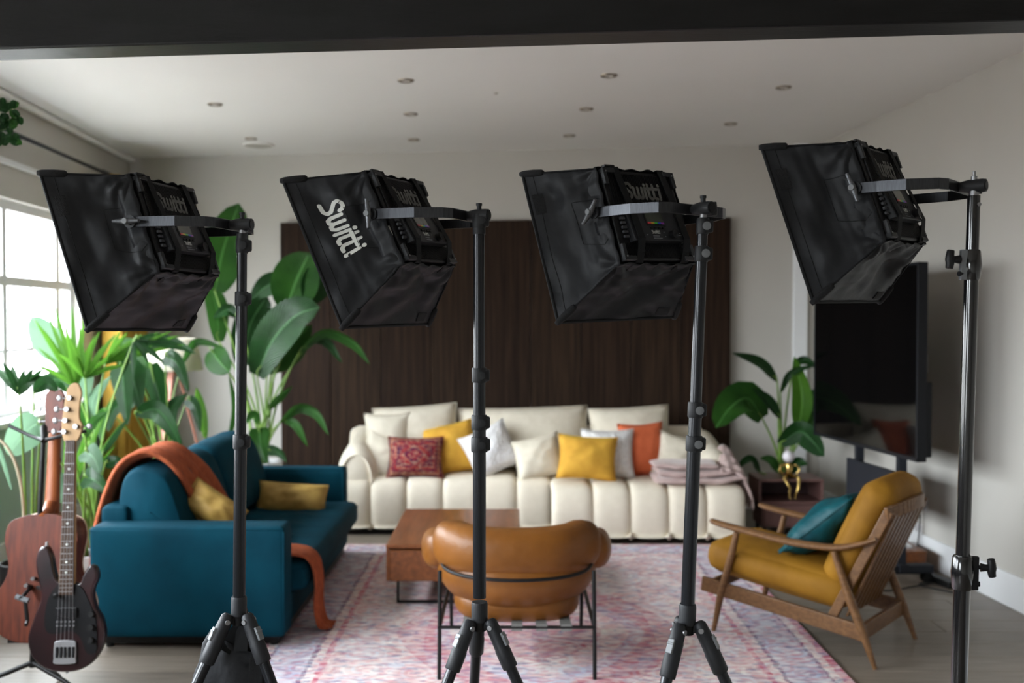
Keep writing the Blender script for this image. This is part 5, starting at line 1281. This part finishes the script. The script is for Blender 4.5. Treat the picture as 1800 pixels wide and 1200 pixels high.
# hanging plant at the top left
hp = thing('hanging_plant', 'round leaved trailing plant hanging in the top left corner', 'plant', P(-45, 235, 4.0))
hc = P(-45, 250, 4.0)
obj('pot', MB().lathe([(.05, -.08), (.075, -.06), (.09, .05), (.08, .05)], hc, n=24), 'potdark', hp, w=True, smooth='auto')
obj('cord', MB().cyl(hc + V((0, 0, .04)), V((hc.x, hc.y, CEIL)), .003, 6), 'frameblack', hp, w=True)
twigs = [([(-30, 225), (0, 205), (22, 190)], 5), ([(-30, 235), (5, 215), (34, 205)], 5), ([(-30, 240), (0, 230), (26, 222)], 5), ([(-30, 240), (0, 245), (28, 248)], 5), ([(-30, 230), (-5, 195), (6, 186)], 4), ([(-25, 240), (-2, 240), (8, 256)], 4)]
for pts, n in twigs:
    path = bez([P(x, y, 4.0) for x, y in pts], 12)
    obj('stem', MB().tube(path, .0025, 6), 'stemdark', hp, w=True, smooth=True)
    for q in range(n):
        p = path[min(len(path) - 1, 3 + int(q * (len(path) - 3) / (n - 1)))]
        for s_ in (-1, 1):
            a_ = random.uniform(0, 6.28); d_ = V((math.cos(a_) * .6 + .25, random.uniform(-.4, .4), math.sin(a_))).normalized() * .034
            obj('leaf', blade([p, p + d_ * .5 + V((0, -.004, .003)), p + d_], .026, prof='oval', nseg=6, seed=q), random.choice(('leafdark', 'leafdark', 'leaf')), hp, w=True, smooth=True)

# ================================================================== GUITARS
def outline(hpts, n=60):
    """smooth closed outline from control points"""
    k = len(hpts); out = []
    for i in range(k):
        p0, p1, p2, p3 = [V((*hpts[(i + q - 1) % k], 0)) for q in range(4)]
        for j in range(5):
            t_ = j / 5; q_ = .5 * ((2 * p1) + (p2 - p0) * t_ + (2 * p0 - 5 * p1 + 4 * p2 - p3) * t_ * t_ + (3 * p1 - p0 - 3 * p2 + p3) * t_ ** 3); out.append((q_.x, q_.y))
    return out
def gframe(px0, py0, px1, py1, Y0_, Y1_):
    """guitar frame: origin at the body's bottom end, z axis along the neck, x to the right, y away from the camera"""
    a, b = P(px0, py0, Y0_), P(px1, py1, Y1_); z = (b - a).normalized(); y = V((0, 1, 0)); x = y.cross(z).normalized(); y = z.cross(x)
    return Matrix.Translation(a) @ Matrix((x, y, z)).transposed().to_4x4(), (b - a).length
# acoustic
GM, GL = gframe(78, 1125, 88, 684, 4.22, 4.34)
ag = thing('acoustic_guitar', 'mahogany acoustic guitar with its back to the camera, standing behind the bass', 'guitar', GM.translation)
k_ = GL / 1.04
Yx = Matrix(((1, 0, 0, 0), (0, 0, 1, 0), (0, 1, 0, 0), (0, 0, 0, 1)))
def gp(m): return m.xf(GM @ Matrix.Scale(k_, 4) @ Matrix.Diagonal((1, -1, 1, 1)))   # its back is turned to the camera
half = [(.0, 0), (.09, .004), (.165, .04), (.198, .115), (.185, .19), (.145, .255), (.132, .31), (.142, .37), (.150, .43), (.130, .49), (.07, .515), (.03, .52)]
hp_ = half + [(-x, z) for x, z in half[::-1][:-1]]
ol = outline(hp_)
obj('body_back', gp(MB().prism(ol, .006).xf(Matrix(((1, 0, 0, 0), (0, 0, 1, .045), (0, 1, 0, 0), (0, 0, 0, 1))))), 'mahog', ag, w=True, bevel=.002)
obj('body_side', gp(MB().prism([(x * .985, z * .99 + .003) for x, z in ol], .086).xf(Matrix(((1, 0, 0, 0), (0, 0, 1, -.04), (0, 1, 0, 0), (0, 0, 0, 1))))), 'mahog', ag, w=True)
obj('soundboard', gp(MB().prism(ol, .005).xf(Matrix(((1, 0, 0, 0), (0, 0, 1, -.045), (0, 1, 0, 0), (0, 0, 0, 1))))), 'mahog', ag, w=True, bevel=.002)
m = MB(); ring_ = [V((x * 1.005, -.046, z)) for x, z in ol] ; ring_.append(ring_[0]); m.tube(ring_, .0035, 6, caps=False)
obj('binding', gp(m), 'spruce', ag, w=True, smooth=True)
obj('neck_heel', gp(MB().tube([(0, .048, .505), (0, .03, .512), (0, -.01, .525), (0, -.034, .56)], [.016, .022, .026, .026], 14, up=(1, 0, 0))), 'mahogneck', ag, w=True, smooth='auto')
obj('neck', gp(MB().tube([(0, -.035, .50), (0, -.040, .56), (0, -.045, .70), (0, -.047, .855)], [.034, .030, .026, .023], 16, flat=.6, up=(0, 1, 0))), 'mahogneck', ag, w=True, smooth='auto')
obj('fingerboard', gp(MB().hexa([(-.028, -.056, .40), (.028, -.056, .40), (.028, -.048, .40), (-.028, -.048, .40), (-.022, -.064, .86), (.022, -.064, .86), (.022, -.054, .86), (-.022, -.054, .86)])), 'mahogneck', ag, w=True)
obj('headstock', gp(MB().prism([(-.026, .86), (.026, .86), (.038, .90), (.040, 1.02), (.022, 1.04), (0, 1.032), (-.022, 1.04), (-.040, 1.02), (-.038, .90)], .016).xf(Matrix(((1, 0, 0, 0), (0, 0, 1, -.058), (0, 1, 0, 0), (0, 0, 0, 1))))), 'mahog', ag, w=True, bevel=.002)
for s_ in (-1, 1):
    for q in range(3):
        z_ = .905 + q * .048
        obj('tuning_peg', gp(MB().cyl((s_ * .036, -.05, z_), (s_ * .062, -.05, z_), .0035, 8).sphere((s_ * .064, -.05, z_), .010, 10, 8, sc=(.6, .5, 1)).cyl((s_ * .024, -.059, z_), (s_ * .024, -.068, z_), .005, 8)), 'steel', ag, w=True, smooth='auto')
obj('bridge', gp(MB().box((0, -.050, .155), (.15, .010, .026))), 'rosewood', ag, w=True, bevel=.003)
obj('soundhole', gp(MB().lathe([(.001, 0), (.050, 0), (.050, .002), (.001, .002)], (0, -.0465, .345), n=28, axis=Matrix.Rotation(R(90), 3, 'X'))), 'rosewood', ag, w=True)
m = MB()
for q in range(6): m.tube([((q - 2.5) * .0092, -.060, .155), ((q - 2.5) * .006, -.067, .86)], .0006, 4)
obj('strings', gp(m), 'steel', ag, w=True)
obj('tail_rest', gp(MB().box((-.10, 0, .010), (.06, .09, .02))), 'frameblack', ag, w=True)
# bass
BM, BLn = gframe(118, 1179, 132, 674, 4.02, 4.16)
bg_ = thing('bass_guitar', 'dark burst electric bass guitar with a pale maple neck in front of the acoustic', 'guitar', BM.translation)
kb = BLn / 1.14
def bp_(m): return m.xf(BM @ Matrix.Scale(kb, 4))
bo_ = [(.0, 0), (.07, .012), (.125, .06), (.150, .13), (.140, .20), (.110, .255), (.100, .31), (.118, .365), (.108, .405), (.085, .412), (.060, .375), (.045, .345), (.0, .350), (-.040, .355), (-.058, .40), (-.070, .455), (-.092, .49), (-.118, .478), (-.130, .43), (-.118, .36), (-.105, .29), (-.130, .21), (-.152, .13), (-.130, .055), (-.07, .010)]
XZ = lambda y: Matrix(((1, 0, 0, 0), (0, 0, 1, y), (0, 1, 0, 0), (0, 0, 0, 1)))
ob_ = outline(bo_)
obj('body', bp_(MB().prism(ob_, .040).xf(XZ(-.02))), 'bassbody', bg_, w=True, bevel=.009, seg=4)
pg = outline([(.125, .12), (.118, .20), (.09, .27), (.055, .33), (.0, .345), (-.045, .33), (-.075, .28), (-.085, .20), (-.072, .155), (-.03, .15), (.02, .16), (.06, .13), (.085, .075), (.12, .075)])
obj('pickguard', bp_(MB().prism(pg, .003).xf(XZ(-.0245))), 'pickguard', bg_, w=True)
obj('neck', bp_(MB().hexa([(-.033, -.028, .34), (.031, -.028, .34), (.031, -.005, .34), (-.033, -.005, .34), (-.022, -.030, .915), (.020, -.030, .915), (.020, -.012, .915), (-.022, -.012, .915)])), 'maple', bg_, w=True, bevel=.005)
obj('fingerboard', bp_(MB().hexa([(-.028, -.034, .30), (.030, -.034, .30), (.030, -.027, .30), (-.028, -.027, .30), (-.018, -.036, .91), (.020, -.036, .91), (.020, -.029, .91), (-.018, -.029, .91)])), 'rosewood', bg_, w=True)
m = MB()
for q in range(21):
    z_ = .91 - (.61) * (1 - 2 ** (-(q + 1) / 12)) / (1 - 2 ** (-22 / 12)); w_ = .021 + (.91 - z_) / .61 * .010; obj('fret', bp_(MB().box((.001, -.0365 + (.91 - z_) * .003, z_), (w_ * 1.8, .002, .002))), 'steel', bg_, w=True)
m = MB()
for q in (3, 5, 7, 9, 12, 15, 17): z_ = .91 - .61 * ((1 - 2 ** (-(q - .5) / 12)) / (1 - 2 ** (-22 / 12))); obj('fret_marker', bp_(MB().box((.001, -.0362, z_), (.008, .002, .008))), 'logo_white', bg_, w=True)
hs = outline([(-.022, .905), (.022, .905), (.040, .935), (.046, .97), (.034, 1.00), (.034, 1.06), (.040, 1.10), (.024, 1.138), (-.004, 1.135), (-.022, 1.10), (-.032, 1.02), (-.036, .96)])
obj('headstock', bp_(MB().prism(hs, .014).xf(XZ(-.032))), 'maple', bg_, w=True, bevel=.002)
for (x_, z_, s_) in ((-.022, .945, -1), (-.018, .99, -1), (-.014, 1.035, -1), (-.004, 1.08, -1), (.024, .965, 1)):
    obj('tuning_peg', bp_(MB().cyl((x_, -.032, z_), (x_, -.046, z_), .010, 14).cyl((x_ + s_ * .01, -.020, z_), (x_ + s_ * .045, -.020, z_), .003, 8).sphere((x_ + s_ * .048, -.02, z_), .013, 10, 8, sc=(.9, .4, 1))), 'steel', bg_, w=True, smooth='auto')
pk = obj('pickup', bp_(MB().box((.004, -.030, .232), (.085, .012, .038))), 'pickguard', bg_, w=True, bevel=.003)
m = MB()
for q in range(5):
    for z_ in (.182, .198): m.cyl((-.028 + q * .016, -.036, z_), (-.028 + q * .016, -.038, z_), .0042, 8)
obj('pole_pieces', bp_(m), 'steel', bg_, w=True, kind='stuff')
obj('bridge', bp_(MB().prism(outline([(-.042, .055), (-.036, .035), (.04, .035), (.046, .055), (.046, .10), (.036, .122), (-.032, .122), (-.042, .10)]), .010).xf(XZ(-.032))), 'steel', bg_, w=True, bevel=.002)
m = MB()
for q in range(5): m.cyl((-.028 + q * .016, -.034, .06), (-.028 + q * .016, -.034, .10), .0055, 8)
obj('saddles', bp_(m), 'collar', bg_, w=True)
for z_ in (.225, .175, .125): obj('control_knob', bp_(MB().cyl((.104, -.024, z_), (.104, -.042, z_), .011, 14)), 'frameblack', bg_, w=True, smooth='auto')
m = MB()
for q in range(5): m.tube([(-.028 + q * .016, -.040, .10), (-.012 + q * .0075, -.040, .912)], .0009, 4)
obj('strings', bp_(m), 'steel', bg_, w=True)
for (x_, z_) in ((-.095, .492), (.0, -.004)): obj('strap_button', bp_(MB().cyl((x_, 0, z_ - .004), (x_, 0, z_ + .014), .006, 10)), 'steel', bg_, w=True)
# guitar stand
gs = thing('guitar_stand', 'black tubular guitar stand with a forked top holding both guitars', 'guitar stand', P(58, 1178, 4.2))
cb, ct_ = P(57, 1172, 4.2), P(77, 758, 4.26)
obj('column', MB().tube([cb, cb.lerp(ct_, .5), ct_], [.013, .011, .009], 12), 'frameblack', gs, w=True, smooth='auto')
obj('neck_yoke', MB().tube(bez([P(16, 748, 4.30), P(60, 768, 4.27), P(82, 772, 4.2), P(125, 762, 4.2), P(152, 757, 4.22)], 16), .008, 8).tube([P(77, 750, 4.26), P(78, 775, 4.2)], .014, 10), 'frameblack', gs, w=True, smooth='auto')
for (px, py) in ((-20, 1210), (130, 1212), (60, 1240)):
    g_ = V((cb.x + (px - 57) * .0042, cb.y + (-.10 if py < 1230 else .22), .012)); obj('leg', MB().tube([cb + V((0, 0, .02)), cb.lerp(g_, .5) + V((0, 0, .02)), g_], [.011, .010, .009], 10), 'frameblack', gs, w=True, smooth='auto')
for (px, py, px2, py2, Y) in ((60, 1025, 40, 1048, 4.12), (62, 1030, 100, 1046, 4.02)):
    a_, b_ = P(px, py, 4.22), P(px2, py2, Y); obj('cradle_arm', MB().tube([a_, b_, b_ + V((.006, -.03, .0))], .008, 8), 'frameblack', gs, w=True, smooth='auto')
obj('cradle_pad', MB().tube([P(28, 1048, 4.1), P(50, 1056, 4.1)], .011, 10), 'greyclip', gs, w=True, smooth='auto')
obj('cradle_hook', MB().tube([P(44, 1052, 4.1), P(48, 1090, 4.08), P(46, 1098, 4.05)], .008, 8), 'frameblack', gs, w=True, smooth='auto')
for (px, py) in ((60, 1016), (48, 1028)): obj('clamp_screw', MB().cyl(P(px, py, 4.2), P(px - 3, py + 1, 4.14), .008, 10), 'steel', gs, w=True, smooth='auto')
